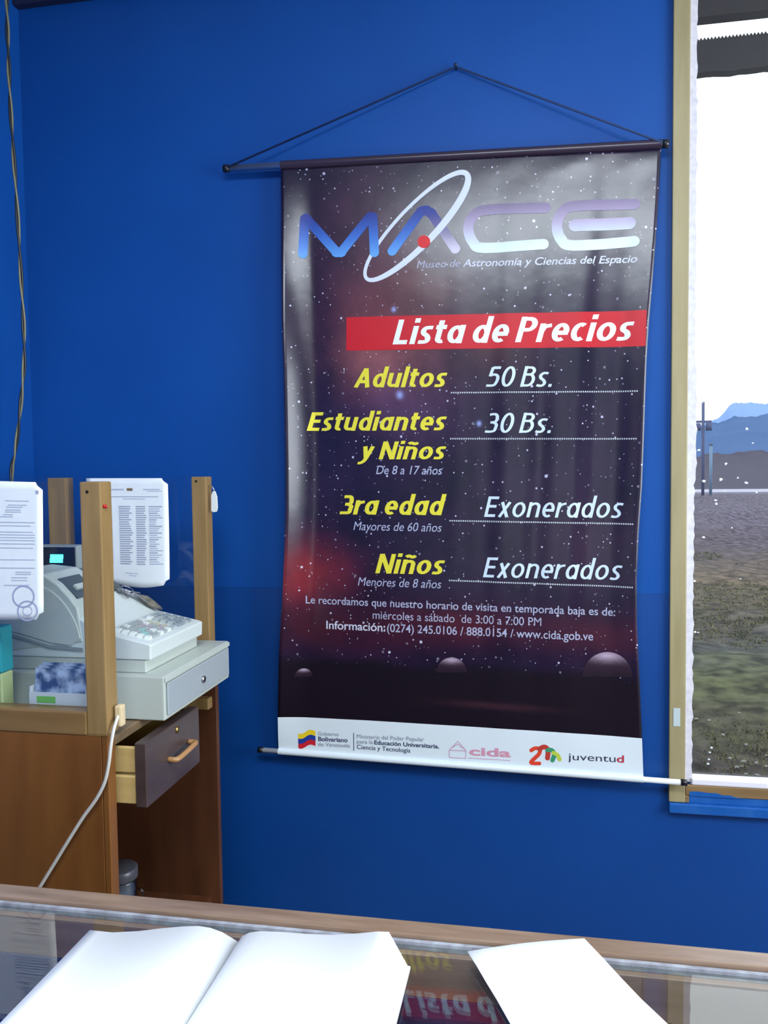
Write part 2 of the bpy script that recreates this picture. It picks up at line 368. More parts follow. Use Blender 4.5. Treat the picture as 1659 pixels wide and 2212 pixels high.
# utility pole
GP = mat('grey_weathered_pole', (.055, .065, .13), .9)
up = empty('utility_pole', (9.48, 50, GZ), 'grey utility pole with crossarm and two transformers beside the road', 'utility pole')
tube('pole', [(9.48, 50, GZ), (9.46, 50, 5.15)], .085, GP, up, 8)
box('crossarm', (9.0, 49.93, 3.95), (9.92, 50.07, 4.08), GP, up)
for x in (9.17, 9.78): tube('transformer', [(x, 50, 3.5), (x, 50, 3.93)], .17, GP, up, 10)
pp = empty('pale_marker_post', (10.02, 52, GZ), 'short pale post standing right of the utility pole', 'post')
tube('post', [(10.3, 52, GZ), (10.3, 52, 2.7)], .09, mat('pale_blue_concrete', (.11, .17, .25), .9), pp, 8)
lathe('cap', [(.12, 2.7), (.12, 2.76), (.02, 2.82)], (10.3, 52, 0), GP, pp, 8)
# porch timber seen through the top of the window
por = empty('porch_roof_edge', (.2, 3.3, 2.95), 'dark timber porch beam with a saw-edged corrugated strip above the window', 'porch roof')
def fascia():
    top = []; x = .15
    while x < 2.7: top += [(x, 3.082), (x+.0062, 3.092)]; x += .0125
    bot = []; x = 2.7
    while x > .15: bot.append((x, 2.962+random.uniform(-.003, .004)+(.004 if random.random() < .2 else 0))); x -= .03
    prism('beam', [(.15, 2.962)]*0 + top + bot, 3.3, 3.35, DARKWOOD, por)
fascia()
for x in (.18, 2.6): box('porch_post', (x-.07, 3.36, GZ), (x-.01+.02, 3.44, 3.08), DARKWOOD, por) if x > 1 else None
eav = empty('eave_board', (.2, 2.9, 3.1), 'dark eave board above the porch beam at the top of the window', 'eave')
boxes('board', [((-.3, 3.28, 3.156), (2.8, 3.34, 3.42))], DARKWOOD, eav)
boxes('soffit', [((-.3, 2.46, 3.36), (2.8, 3.28, 3.40))], DARKWOOD, eav)
# grass tufts and stones
def tufts():
    vs = []; fs = []; rnd = random.Random(4)
    for _ in range(9000):
        y = 3.2+rnd.random()**1.3*16; x = y*.17+rnd.uniform(-.4, 1)*(1+y*.16)
        for b in range(5):
            a = rnd.uniform(0, 6.3); h = rnd.uniform(.008, .034); l = rnd.uniform(.01, .04); w = .0022+y*.0004
            c = Vector((x+rnd.uniform(-.04, .04), y+rnd.uniform(-.04, .04), GZ-.04))
            i = len(vs); p = Vector((cos(a+1.57), sin(a+1.57), 0))*w
            vs += [c-p, c+p, c+Vector((cos(a)*l, sin(a)*l, h))]; fs.append((i, i+1, i+2))
    m = noisy('olive_grass', (.022, .034, .012), (.12, .115, .06), ns=3.5, rough=.9, bump=0, spec=.1, coords='Object')
    o = mesh('grass', vs, fs, m); tag(o, 'short olive grass growing outside the window', 'grass', kind='stuff')
tufts()
STN = noisy('pale_stone', (.11, .11, .10), (.17, .17, .15), ns=20, rough=.9)
stone0 = None
for x, y, r in [(1504, 1553, 9), (1532, 1556, 8), (1598, 1540, 8), (1562, 1587, 9), (1612, 1608, 8), (1577, 1638, 9), (1606, 1645, 11), (1592, 1657, 10), (1603, 1655, 8), (1634, 1648, 9), (1611, 1672, 9), (1636, 1674, 9), (1655, 1655, 8), (1655, 1632, 7), (1520, 1500, 6), (1590, 1520, 6)]:
    p = on(x, y, 'Z', GZ-.02); s_ = r*(p-EYE).length/F*.42
    if stone0 is None:
        bm = bmesh.new(); bmesh.ops.create_icosphere(bm, subdivisions=1, radius=1)
        for v in bm.verts: v.co *= random.uniform(.75, 1.15); v.co.z *= .6
        me = bpy.data.meshes.new('stone'); bm.to_mesh(me); bm.free(); me.materials.append(STN)
        o = stone0 = bpy.data.objects.new('stone', me)
    else: o = stone0.copy()
    o.location = (p.x, p.y, GZ-.02); o.scale = (s_*1.3, s_, s_); o.rotation_euler.z = random.random()*6
    COL.objects.link(o); tag(o, 'small pale stone lying in the grass outside the window', 'stone', 'pale stones in the grass')

# ------------------------------------------------------------------ banner
BYP = 2.262
Lt = [(607, 352), (609, 400), (611, 450), (614, 560), (618, 700), (623, 800), (626, 900), (628, 1000), (628, 1100), (624, 1200), (618, 1300), (610, 1400), (605, 1500), (603, 1560), (602, 1618)]
Rt = [(1428, 318), (1424, 400), (1417, 500), (1409, 600), (1400, 700), (1395, 780), (1392, 860), (1389, 950), (1385, 1050), (1378, 1150), (1374, 1250), (1375, 1350), (1380, 1450), (1384, 1540), (1387, 1600), (1390, 1686)]
LE = [on(x, y, 'Y', BYP) for x, y in Lt]; RE = [on(x, y, 'Y', BYP) for x, y in Rt]
def interp(tab, z):
    if z >= tab[0].z: return tab[0].x
    if z <= tab[-1].z: return tab[-1].x
    for a, b in zip(tab, tab[1:]):
        if b.z <= z <= a.z:
            t = (a.z-z)/(a.z-b.z); return a.x+(b.x-a.x)*t
def clampf(x, a=0., b=1.): return max(a, min(b, x))
TL, TR, BLc, BRc = LE[0], RE[0], LE[-1], RE[-1]
def surf(x, z):
    xl = interp(LE, z); xr = interp(RE, z); u = clampf((x-xl)/(xr-xl))
    v = clampf((TL.z-z)/(TL.z-BLc.z))
    A = sin(pi*v)**.8 if 0 < v < 1 else 0
    y = BYP
    y -= A*.050*clampf((.085-u)/.085)**1.6
    y -= A*.016*clampf((u-.93)/.07)**1.6
    y -= A*.010*(sin(pi*u))
    y -= A*(.0022*sin(2*pi*(6.3*u+.12*sin(2.2*v)+.1))+.0007*sin(2*pi*(14.7*u+.2*v)))*clampf((u-.45)/.2)
    e = exp(-((v-.035)/.022)**2)*clampf((u-.5)/.3)
    y -= .0022*e*(.6+.4*sin(u*31+v*60))
    return y
def bannermat():
    m = mat('printed_banner_vinyl', (.03, .02, .05), .25, spec=.58); nt = m.node_tree; N = nt.nodes; L = nt.links; P = N['Principled BSDF']
    uv = N.new('ShaderNodeUVMap'); uv.uv_map = 'UVMap'
    sp = N.new('ShaderNodeSeparateXYZ'); L.new(uv.outputs[0], sp.inputs[0])
    def mth(op, *a):
        n = N.new('ShaderNodeMath'); n.operation = op
        for i, v in enumerate(a):
            if isinstance(v, (int, float)): n.inputs[i].default_value = v
            else: L.new(v, n.inputs[i])
        return n.outputs[0]
    def blob(cx, cy, rx, ry, soft=1.0):
        dx = mth('DIVIDE', mth('SUBTRACT', sp.outputs[0], cx), rx); dy = mth('DIVIDE', mth('SUBTRACT', sp.outputs[1], cy), ry)
        q = mth('ADD', mth('MULTIPLY', dx, dx), mth('MULTIPLY', dy, dy)); return mth('POWER', 2.718, mth('MULTIPLY', q, -soft))
    def mixc(f, a, b, mode='MIX'):
        n = N.new('ShaderNodeMix'); n.data_type = 'RGBA'; n.blend_type = mode
        if isinstance(f, (int, float)): n.inputs[0].default_value = f
        else: L.new(f, n.inputs[0])
        for k, v in ((6, a), (7, b)):
            if isinstance(v, tuple): n.inputs[k].default_value = (*v, 1)
            else: L.new(v, n.inputs[k])
        return n.outputs[2]
    mp = N.new('ShaderNodeMapping'); mp.inputs['Scale'].default_value = (1.0, 1.62, 1); L.new(uv.outputs[0], mp.inputs[0])
    nz = N.new('ShaderNodeTexNoise'); nz.inputs['Scale'].default_value = 6.5; nz.inputs['Detail'].default_value = 9; nz.inputs['Roughness'].default_value = .62; L.new(mp.outputs[0], nz.inputs[0])
    nf = mth('MULTIPLY', mth('SUBTRACT', nz.outputs[0], .33), 2.6)
    base = mixc(nf, (.0065, .0052, .022), (.022, .011, .040))
    # v measured downwards 0..1 in uv.y
    c = base
    for (bx, by, rx, ry, col, s) in [(.27, .26, .13, .10, (.20, .055, .065), .7), (.30, .33, .12, .05, (.36, .12, .11), .75), (.24, .13, .12, .10, (.10, .035, .07), .6), (.38, .21, .12, .05, (.11, .02, .03), .7),
                                      (.34, .39, .12, .06, (.11, .05, .13), .7), (.05, .69, .14, .05, (.22, .018, .028), 1.0), (.50, .765, .22, .03, (.075, .012, .026), 1.0), (.88, .765, .16, .03, (.065, .014, .03), 1.0), (.12, .78, .3, .04, (.055, .008, .018), .8),
                                      (.60, .30, .10, .05, (.07, .02, .028), .7), (.85, .62, .18, .07, (.035, .016, .04), .7)]:
        f = mth('MULTIPLY', mth('MULTIPLY', blob(bx, by, rx, ry), s), mth('ADD', .45, mth('MULTIPLY', nf, .9)))
        c = mixc(f, c, col)
    # dark land at the bottom with a wavy skyline
    sk = N.new('ShaderNodeTexNoise'); sk.noise_dimensions = '1D'; sk.inputs['Scale'].default_value = 4; sk.inputs['Detail'].default_value = 4; L.new(sp.outputs[0], sk.inputs['W'])
    edge = mth('ADD', .828, mth('MULTIPLY', mth('SUBTRACT', sk.outputs[0], .5), .05))
    land = N.new('ShaderNodeMapRange'); L.new(mth('SUBTRACT', sp.outputs[1], edge), land.inputs[0]); land.inputs[1].default_value = -.004; land.inputs[2].default_value = .012
    c = mixc(land.outputs[0], c, (.0085, .0055, .0125))
    lf = mth('MULTIPLY', mth('MULTIPLY', blob(.62, .895, .14, .006), .55), land.outputs[0]); c = mixc(lf, c, (.06, .022, .035))
    lf = mth('MULTIPLY', mth('MULTIPLY', blob(.80, .95, .12, .009), .8), land.outputs[0]); c = mixc(lf, c, (.10, .03, .05))
    # stars
    star = None
    for sc_, th, seed in ((40, .105, .52), (88, .14, .50), (24, .075, .50)):
        v = N.new('ShaderNodeTexVoronoi'); v.inputs['Scale'].default_value = sc_; L.new(mp.outputs[0], v.inputs[0])
        sc2 = N.new('ShaderNodeSeparateColor'); L.new(v.outputs['Color'], sc2.inputs[0])
        near = mth('LESS_THAN', v.outputs['Distance'], mth('MULTIPLY', th, mth('ADD', .5, sc2.outputs[1])))
        pick = mth('GREATER_THAN', sc2.outputs[0], seed)
        t = mth('MULTIPLY', mth('MULTIPLY', near, pick), mth('ADD', .22, mth('MULTIPLY', sc2.outputs[2], .6)))
        star = t if star is None else mth('MAXIMUM', star, t)
    star = mth('MULTIPLY', star, mth('SUBTRACT', 1.0, land.outputs[0]))
    c = mixc(star, c, (.62, .60, .78))
    for (bx, by, r_) in ((.33, .385, .009), (.315, .245, .006), (.555, .43, .006)):
        c = mixc(mth('MULTIPLY', blob(bx, by, r_, r_*.65), .8), c, (.35, .42, .85))
    L.new(c, P.inputs['Base Color'])
    nb = N.new('ShaderNodeTexNoise'); nb.inputs['Scale'].default_value = 9; nb.inputs['Detail'].default_value = 3; L.new(mp.outputs[0], nb.inputs[0])
    b = N.new('ShaderNodeBump'); b.inputs['Strength'].default_value = .25; b.inputs['Distance'].default_value = .004; L.new(nb.outputs[0], b.inputs['Height']); L.new(b.outputs[0], P.inputs['Normal'])
    return m
BAN = bannermat()
ban = empty('price_banner', (-.21, BYP, .64), 'dark starry vinyl price list banner hanging between two rods on the blue wall', 'banner')
def banner_sheet():
    nu, nv = 110, 130; vs = []; fs = []; uvs = []
    for j in range(nv+1):
        v = j/nv
        for i in range(nu+1):
            u = i/nu
            zt = TL.z+(TR.z-TL.z)*u; zb = BLc.z+(BRc.z-BLc.z)*u; z = zt+(zb-zt)*v
            xl = interp(LE, TL.z+(BLc.z-TL.z)*v); xr = interp(RE, TR.z+(BRc.z-TR.z)*v); x = xl+(xr-xl)*u
            vs.append((x, surf(x, z), z)); uvs.append((u, v))
    for j in range(nv):
        for i in range(nu): a = j*(nu+1)+i; fs.append((a, a+nu+1, a+nu+2, a+1))
    o = mesh('vinyl_sheet', vs, fs, BAN, ban, True)
    l = o.data.uv_layers.new(name='UVMap')
    for lp_ in o.data.loops: l.data[lp_.index].uv = uvs[lp_.vertex_index]
    md = o.modifiers.new('thickness', 'SOLIDIFY'); md.thickness = .0009; md.offset = -1
    return o
banner_sheet()
def tow(x, y): return on(x, y, 'Y', BYP)
def slice_bm(bm, step=.012):
    if not bm.verts: return
    for ax, st in ((0, step), (2, .03)):
        lo = min(v.co[ax] for v in bm.verts); hi = max(v.co[ax] for v in bm.verts)
        k = math.ceil(lo/st)
        while k*st < hi:
            no = Vector((0, 0, 0)); no[ax] = 1; co = Vector((0, 0, 0)); co[ax] = k*st
            bmesh.ops.bisect_plane(bm, geom=bm.verts[:]+bm.edges[:]+bm.faces[:], plane_co=co, plane_no=no); k += 1
def ink(name, bm, colf, lift, parent=None, kind=None, surf_=None):
    """flat (x,z) artwork laid on the vinyl"""
    slice_bm(bm); sf = surf_ or surf
    bm.verts.index_update(); vs = []; cs = []
    for v in bm.verts:
        x, z = v.co.x, v.co.z; vs.append((x, sf(x, z)-lift+v.co.y, z)); cs.append(colf(x, z))
    fs = [[v.index for v in f.verts] for f in bm.faces]; bm.free()
    o = mesh(name, vs, fs, INK, parent or ban, True, cs)
    if kind: o['kind'] = kind
    return o
def poly_bm(pts, bm=None):
    bm = bm or bmesh.new(); vs = [bm.verts.new((x, 0, z)) for x, z in pts]; f = bm.faces.new(vs)
    bmesh.ops.triangulate(bm, faces=[f]); return bm
def pxpoly(pts, bm=None): return poly_bm([(tow(x, y).x, tow(x, y).z) for x, y in pts], bm)
def stroke(pts, w, bm=None, closed=False, cap=True):
    """ribbon with round ends along px points; w in px (number or list)"""
    bm = bm or bmesh.new(); P = [Vector((tow(x, y).x, tow(x, y).z)) for x, y in pts]
    n = len(P); ww = w if isinstance(w, (list, tuple)) else [w]*n; k = 2.31/F
    Ls = []; Rs = []
    for i in range(n):
        a = P[(i-1) % n] if (closed or i > 0) else P[i]; b = P[(i+1) % n] if (closed or i < n-1) else P[i]
        t = (b-a).normalized(); nn = Vector((-t.y, t.x))*ww[i]*k/2
        Ls.append(bm.verts.new((P[i].x+nn.x, 0, P[i].y+nn.y))); Rs.append(bm.verts.new((P[i].x-nn.x, 0, P[i].y-nn.y)))
    for i in range(n if closed else n-1):
        j = (i+1) % n; bm.faces.new((Rs[i], Rs[j], Ls[j], Ls[i]))
    if cap and not closed:
        for i, s_ in ((0, -1), (n-1, 1)):
            t = (P[1]-P[0]).normalized() if i == 0 else (P[-1]-P[-2]).normalized(); r = ww[i]*k/2; a0 = atan2(t.y, t.x)
            arc = [bm.verts.new((P[i].x+r*cos(a0+q*s_)*s_, 0, P[i].y+r*sin(a0+q*s_)*s_)) for q in [(-pi/2+pi*m_/8) for m_ in range(9)]]
            bm.faces.new(arc)
    return bm
def sm2(pts, k=6): return [(p.x, p.y) for p in smoothpath([(x, y, 0) for x, y in pts], k)]

_fc = {}
def glyphs(body, shear=.0, bold=.0, spacing=1.0):
    cu = bpy.data.curves.new('t', 'FONT'); cu.body = body; cu.size = 1; cu.shear = shear; cu.offset = bold; cu.space_character = spacing
    cu.resolution_u = 12; cu.fill_mode = 'FRONT'
    o = bpy.data.objects.new('t', cu); COL.objects.link(o); dg = bpy.context.evaluated_depsgraph_get(); dg.update()
    me = bpy.data.meshes.new_from_object(o.evaluated_get(dg)); bm = bmesh.new(); bm.from_mesh(me)
    bpy.data.meshes.remove(me); bpy.data.objects.remove(o); bpy.data.curves.remove(cu); return bm
_h = glyphs('H'); CAPH = max(v.co.y for v in _h.verts); _h.free()
def text(body, p0, p1, cap, col, bold=0., shear=.22, lift=.0011, name='lettering', to=tow, parent=None, surf_=None, out=None):
    bm = glyphs(body, shear, bold)
    x0 = min(v.co.x for v in bm.verts); x1 = max(v.co.x for v in bm.verts)
    A = to(*p0); B = to(*p1); C_ = to(p0[0], p0[1]-cap)
    d = Vector((B.x-A.x, B.z-A.z)); sx_ = d.length/(x1-x0); d.normalize(); n = Vector((-d.y, d.x)); sy = (C_.z-A.z)/CAPH
    for v in bm.verts:
        a, b = (v.co.x-x0)*sx_, v.co.y*sy; v.co = Vector((A.x+d.x*a+n.x*b, 0, A.z+d.y*a+n.y*b))
    if out is not None:
        me = bpy.data.meshes.new('t'); bm.to_mesh(me); bm.free(); out.from_mesh(me); bpy.data.meshes.remove(me); return
    return ink(name, bm, (lambda x, z: col), lift, parent, None, surf_)

# humanist italic drawn stroke by stroke (cap height 1), for the large words
def _arc(cx, cy, rx, ry, a0, a1, n=14): return [(cx+rx*cos(radians(a0+(a1-a0)*i/n)), cy+ry*sin(radians(a0+(a1-a0)*i/n))) for i in range(n+1)]
def _sm(pts, k=5): return [(p.x, p.y) for p in smoothpath([(x, y, 0) for x, y in pts], k)]
def letterform(ch, w):
    h = w/2; X = .73; A = 1.06
    bowl = _arc(.255, X/2, .255-h, X/2-h+.01, 40, 400, 30)
    if ch == 'o': return [_arc(.27, X/2, .27-h, X/2-h+.01, 0, 360, 32)], .54
    if ch == 'a': return [_arc(.25, X/2-.005, .25-h, X/2-h+.005, 20, 340, 26), [(.5-h, X), (.5-h, 0)]], .5
    if ch == 'd': return [_arc(.25, X/2-.005, .25-h, X/2-h+.005, 20, 340, 26), [(.5-h, A), (.5-h, 0)]], .5
    if ch == 'u': return [[(h, X), (h, .27)]+_arc(.23, .25, .23-h, .25-h, 180, 320, 12), [(.5-h, X), (.5-h, 0)]], .5
    if ch in 'nñ':
        r_ = [[(h, 0), (h, X)], _arc(.26, X-.25, .24-h, .25-h, 150, 0, 12)+[(.5-h, 0)]]
        if ch == 'ñ': r_.append(_sm([(.08, .86), (.15, .92), (.25, .89), (.34, .86), (.42, .93)], 4))
        return r_, .5
    if ch == 'c': return [_arc(.255, X/2, .255-h, X/2-h+.01, 58, 305, 24)], .42
    if ch == 'e': return [_arc(.25, X/2, .25-h, X/2-h+.01, 0, 305, 26), [(.25-.25+h, X/2-.02), (.5-h*.2, X/2-.02)]], .48
    if ch == 's': return [_sm([(.37, X-.085), (.27, X-h+.005), (.16, X-h-.01), (h+.015, X*.75), (.12, X*.58), (.24, X*.44), (.345-h+.03, X*.26), (.25, h+.01), (.13, h-.01), (.01, .085)], 5)], .38
    if ch == 't': return [[(.12+h*.2, .93), (.12+h*.2, .22)]+_arc(.12+h*.2+.11, .2, .11, .2-h, 180, 300, 9), [(0, X-h*.8), (.33, X-h*.8)]], .33
    if ch == 'r': return [[(h, 0), (h, X)], _sm([(h, X-.33), (h+.05, X-.17), (.20, X-h-.03), (.35, X-h+.01)], 5)], .33
    if ch == 'i': return [[(h, 0), (h, X)], [(h*.0+.0, .95), (w, .95)]], w
    if ch == 'l': return [[(h, 0), (h, A)]], w
    if ch == 'x': return [[(h, X), (.46-h, 0)], [(.46-h, X), (h, 0)]], .46
    if ch == 'y': return [[(h, X), (.235, .06)], _sm([(.48-h, X), (.25, .08), (.17, -.12), (.06, -.21), (-.04, -.22)], 4)], .48
    if ch == 'L': return [[(h, 1), (h, 0)], [(h, h), (.44, h)]], .44
    if ch == 'E': return [[(h, 1), (h, 0)], [(h, h), (.46, h)], [(h, .52), (.43, .52)], [(h, 1-h), (.46, 1-h)]], .47
    if ch == 'P': return [[(h, 1), (h, 0)], [(h, 1-h), (.26, 1-h)]+_arc(.28, .70, .25-h, .30-h, 90, -90, 14)+[(h, .40+h)]], .53
    if ch == 'B': return [[(h, 1), (h, 0)], [(h, 1-h), (.24, 1-h)]+_arc(.25, .765, .23-h, .235-h, 90, -90, 12)+[(h, .53+h)], [(h, .53+h), (.26, .53+h)]+_arc(.27, .30+h/2, .26-h, .30-h/2, 90, -90, 14)+[(h, h)]], .53
    if ch in 'NÑ': return [[(h, 0), (h, 1)], [(h*1.1, 1-h*.2), (.62-h*1.1, h*.2)], [(.62-h, 0), (.62-h, 1)]], .62
    if ch == 'A': return [[(h*.9, 0), (.31, 1-h*.3)], [(.31, 1-h*.3), (.62-h*.9, 0)], [(.14, .30), (.48, .30)]], .62
    if ch == '0': return [_arc(.26, .5, .26-h, .5-h+.01, 0, 360, 32)], .52
    if ch == '5': return [[(.44, 1-h), (.12, 1-h)], [(.12, 1-h*.6), (.085, .52)], _sm([(.085, .545), (.2, .60), (.33, .58), (.44-h+.04, .46), (.44-h+.03, .26), (.34, .10), (.2, h), (.02, .07)], 5)], .47
    if ch == '3': return [_sm([(.04, 1-.09), (.15, 1-h), (.28, 1-h-.01), (.41-h+.02, .80), (.36, .60), (.24, .53), (.14, .53)], 5), _sm([(.14, .53), (.27, .52), (.40, .42), (.44-h+.03, .28), (.37, .11), (.22, h), (.1, h), (.01, .08)], 5)], .46
    if ch == '.': return [[(0, w*.5), (w, w*.5)]], w
    return [], .22
def words(body, p0, p1, cap, col, w, shear=.20, lift=.0011, gap=.085):
    bm = bmesh.new(); X0 = 0; n_ = 0
    for ch in body:
        if ch == ' ': X0 += .20; continue
        ss, adv = letterform(ch, w)
        for pts in ss:
            P = [Vector(p) for p in pts]; n = len(P); clo = (P[0]-P[-1]).length < 1e-4
            if clo: P = P[:-1]; n -= 1
            wt = w*(1.06 if (ch in 'i.' and n == 2 and abs(P[0].y-P[1].y) < 1e-6) else 1)
            row = []; yy = -n_*1.2e-5; n_ = (n_+1) % 8
            for i in range(n):
                a = P[(i-1) % n] if (clo or i > 0) else P[i]; b = P[(i+1) % n] if (clo or i < n-1) else P[i]
                t = (b-a).normalized(); hw = wt/2*(1-.16*abs(t.x)**2 if n > 2 else 1); q = Vector((-t.y, t.x))*hw
                row.append((bm.verts.new((X0+P[i].x+q.x, yy, P[i].y+q.y)), bm.verts.new((X0+P[i].x-q.x, yy, P[i].y-q.y))))
            for i in range(n if clo else n-1):
                j = (i+1) % n; bm.faces.new((row[i][1], row[j][1], row[j][0], row[i][0]))
        X0 += adv+gap
    for v in bm.verts: v.co.x += v.co.z*shear
    x0 = min(v.co.x for v in bm.verts); x1 = max(v.co.x for v in bm.verts)
    A = tow(*p0); B = tow(*p1); C_ = tow(p0[0], p0[1]-cap)
    d = Vector((B.x-A.x, B.z-A.z)); sx_ = d.length/(x1-x0); d.normalize(); n = Vector((-d.y, d.x)); sy = C_.z-A.z
    for v in bm.verts:
        a, b = (v.co.x-x0)*sx_, v.co.z*sy; v.co = Vector((A.x+d.x*a+n.x*b, v.co.y, A.z+d.y*a+n.y*b))
    return ink('lettering', bm, (lambda x, z: col), lift)
WHT = lin(235, 240, 246); YEL = lin(226, 214, 62); PALE = lin(205, 222, 235); LAV = lin(170, 172, 200)
# red title band
ink('red_band', pxpoly([(749, 686), (1396, 671), (1393, 749), (749, 758)]), lambda x, z: lin(196, 22, 38), .0006)
words('Lista de Precios', (849, 745), (1369, 736), 53, WHT, .17)
words('Adultos', (765, 837.5), (967, 837), 42, YEL, .17)
words('50 Bs.', (1050, 836.5), (1192, 836), 44, PALE, .13, gap=.11)
words('Estudiantes', (665, 931), (966, 930), 40, YEL, .17)
words('30 Bs.', (1047, 935.5), (1190, 935.5), 43, PALE, .13, gap=.11)
words('y Niños', (773, 992), (965, 992.5), 38, YEL, .17)
text('De 8 a 17 años', (813.5, 1024), (956, 1025), 18, LAV, .006)
words('3ra edad', (734.5, 1111), (966, 1112.5), 42, YEL, .17)
text('Mayores de 60 años', (764.6, 1144.5), (955, 1148), 18, LAV, .0)
words('Exonerados', (1046, 1116), (1346.5, 1119), 44, PALE, .13, gap=.11)
words('Niños', (811.6, 1237.5), (962.3, 1240.5), 42, YEL, .17)
text('Menores de 8 años', (774, 1264), (954, 1270), 18, LAV, .0)
words('Exonerados', (1043.5, 1246), (1344, 1253), 43, PALE, .13, gap=.11)
text('Le recordamos que nuestro horario de visita en temporada baja es de:', (662, 1302.5), (1328.5, 1330), 16, LAV, .008, 0)
text('miércoles a sábado  de 3:00 a 7:00 PM', (806, 1335.5), (1169, 1351.5), 17, LAV, .0, 0)
text('Información:', (705.5, 1357.5), (833, 1363), 17, lin(200, 200, 220), .014, 0)
text('(0274) 245.0106 / 888.0154 / www.cida.gob.ve', (837, 1363.5), (1281, 1383), 17, LAV, .008, 0)
for a, b in [((974.7, 849), (1378.6, 845.5)), ((973, 948), (1376, 948)), ((971.7, 1124.3), (1368.7, 1131.7)), ((970.7, 1252.8), (1367.7, 1268))]:
    bm = bmesh.new(); n = 84
    for i in range(n):
        t = i/n; x = a[0]+(b[0]-a[0])*t; y = a[1]+(b[1]-a[1])*t
        pxpoly([(x, y-1.6), (x+2.9, y-1.6), (x+2.9, y+1.6), (x, y+1.6)], bm)
    ink('dotted_line', bm, lambda x, z: lin(190, 195, 205), .0011, kind='stuff')
# logo
Z7 = lambda x, y: (580+x/1.885, 280+y/1.885)
def z7(l): return [Z7(*p) for p in l]
def grad(stops, ya, yb):
    za = tow(1000, ya).z; zb = tow(1000, yb).z
    def f(x, z):
        t = clampf((za-z)/(za-zb))*(len(stops)-1); i = int(min(t, len(stops)-2)); q = t-i
        return tuple(stops[i][k]+(stops[i+1][k]-stops[i][k])*q for k in range(3))
    return f
gB = grad([lin(38, 54, 140), lin(60, 110, 200), lin(105, 175, 240)], 450, 550)
gG = grad([lin(108, 92, 126), lin(178, 165, 196), lin(222, 244, 250)], 440, 545)
gA = grad([lin(40, 56, 140), lin(120, 110, 150), lin(215, 208, 226)], 455, 540)
def bars(segs, w, colf, lift):
    bm = bmesh.new()
    for k, g_ in enumerate(segs):
        b2 = stroke(z7(sm2(g_, 5) if len(g_) > 2 else [g_[0], g_[1]]), w)
        for v in b2.verts: v.co.y = -k*2e-5
        me = bpy.data.meshes.new('t'); b2.to_mesh(me); b2.free(); bm.from_mesh(me); bpy.data.meshes.remove(me)
    ink('logo_letter', bm, colf, lift)
bars([[(143, 508), (149, 366)], [(154, 362), (280, 502)], [(296, 502), (414, 356)], [(426, 358), (433, 502)], [(276, 501), (300, 501)]], 20, gB, .0016)
bars([[(505, 496), (622, 334)], [(622, 334), (645, 330)]], 20, gB, .0009)
bars([[(645, 332), (668, 346)], [(662, 340), (762, 488)]], 20, gA, .0010)
ink('logo_letter', stroke(z7(sm2([(1128, 320), (900, 328), (838, 350), (814, 404), (834, 462), (882, 484), (1120, 468)], 6)), 21), gG, .0011)
bmE = stroke(z7(sm2([(1492, 304), (1262, 312), (1200, 332), (1174, 390), (1192, 450), (1246, 474), (1488, 456)], 6)), 21)
stroke(z7([(1247, 392), (1350, 388), (1470, 382)]), 24, bmE)
ink('logo_letter', bmE, gG, .0011)
ring = []; rw = []
ca, sa_ = cos(radians(-46.5)), sin(radians(-46.5))
for i in range(72):
    q = 2*pi*i/72; a = 294*cos(q); b = 76*sin(q)
    ring.append(Z7(604+a*ca-b*sa_, 395+a*sa_+b*ca)); rw.append(7.5+5.5*max(0, sin(q))+3.5*max(0, cos(q-.3)))
ink('logo_ring', stroke(ring, rw, closed=True), lambda x, z: lin(214, 222, 240), .0013)
dot = [Z7(634+26*cos(2*pi*i/24), 459+26*sin(2*pi*i/24)) for i in range(24)]
ink('logo_dot', pxpoly(dot), lambda x, z: lin(214, 28, 40), .0019)
text('Museo de', (901, 580.5), (995, 577.5), 15.5, lin(180, 180, 205), .0)
text('Astronomía y Ciencias del Espacio', (1000, 577.5), (1376, 567.5), 15.5, lin(205, 208, 226), .014)
# planets
for cx_, cy_, r_, top in ((657, 1462, 19, 1443), (976, 1452, 33, 1420), (1312, 1462, 54, 1407)):
    pts = [(cx_+r_*cos(pi*i/20), cy_-r_*sin(pi*i/20)) for i in range(21)]
    pts = [(x, y+(x-cx_)*.05) for x, y in pts]
    sl = .05
    bm = bmesh.new(); Cc = tow(cx_, cy_)
    rings = 6; k = 20; prev = None
    for q in range(rings+1):
        rr = r_*(1-q/rings); row = [bm.verts.new((tow(cx_+rr*cos(pi*i/k), 0).x*0+tow(cx_+rr*cos(pi*i/k), cy_-rr*sin(pi*i/k)).x, 0, tow(cx_+rr*cos(pi*i/k), cy_-rr*sin(pi*i/k)).z)) for i in range(k+1)] if rr > 0 else None
        if prev and row:
            for i in range(k): bm.faces.new((prev[i], prev[i+1], row[i+1], row[i]))
        prev = row or prev
    bm.faces.new(prev)
    top_z = tow(cx_, cy_-r_).z; bot_z = Cc.z; tx = Cc.x
    def pc(x, z, top_z=top_z, bot_z=bot_z, tx=tx, r_=r_):
        t = clampf((z-bot_z)/(top_z-bot_z)); d = abs(x-tx)/(r_*2.31/F); hl = exp(-((t-.86)/.2)**2)*clampf(1.1-d*1.1)
        b = (.014+.03*t, .007+.012*t, .016+.024*t); return tuple(b[i]+(.42, .33, .42)[i]*hl for i in range(3))
    ink('printed_planet', bm, pc, .0007)
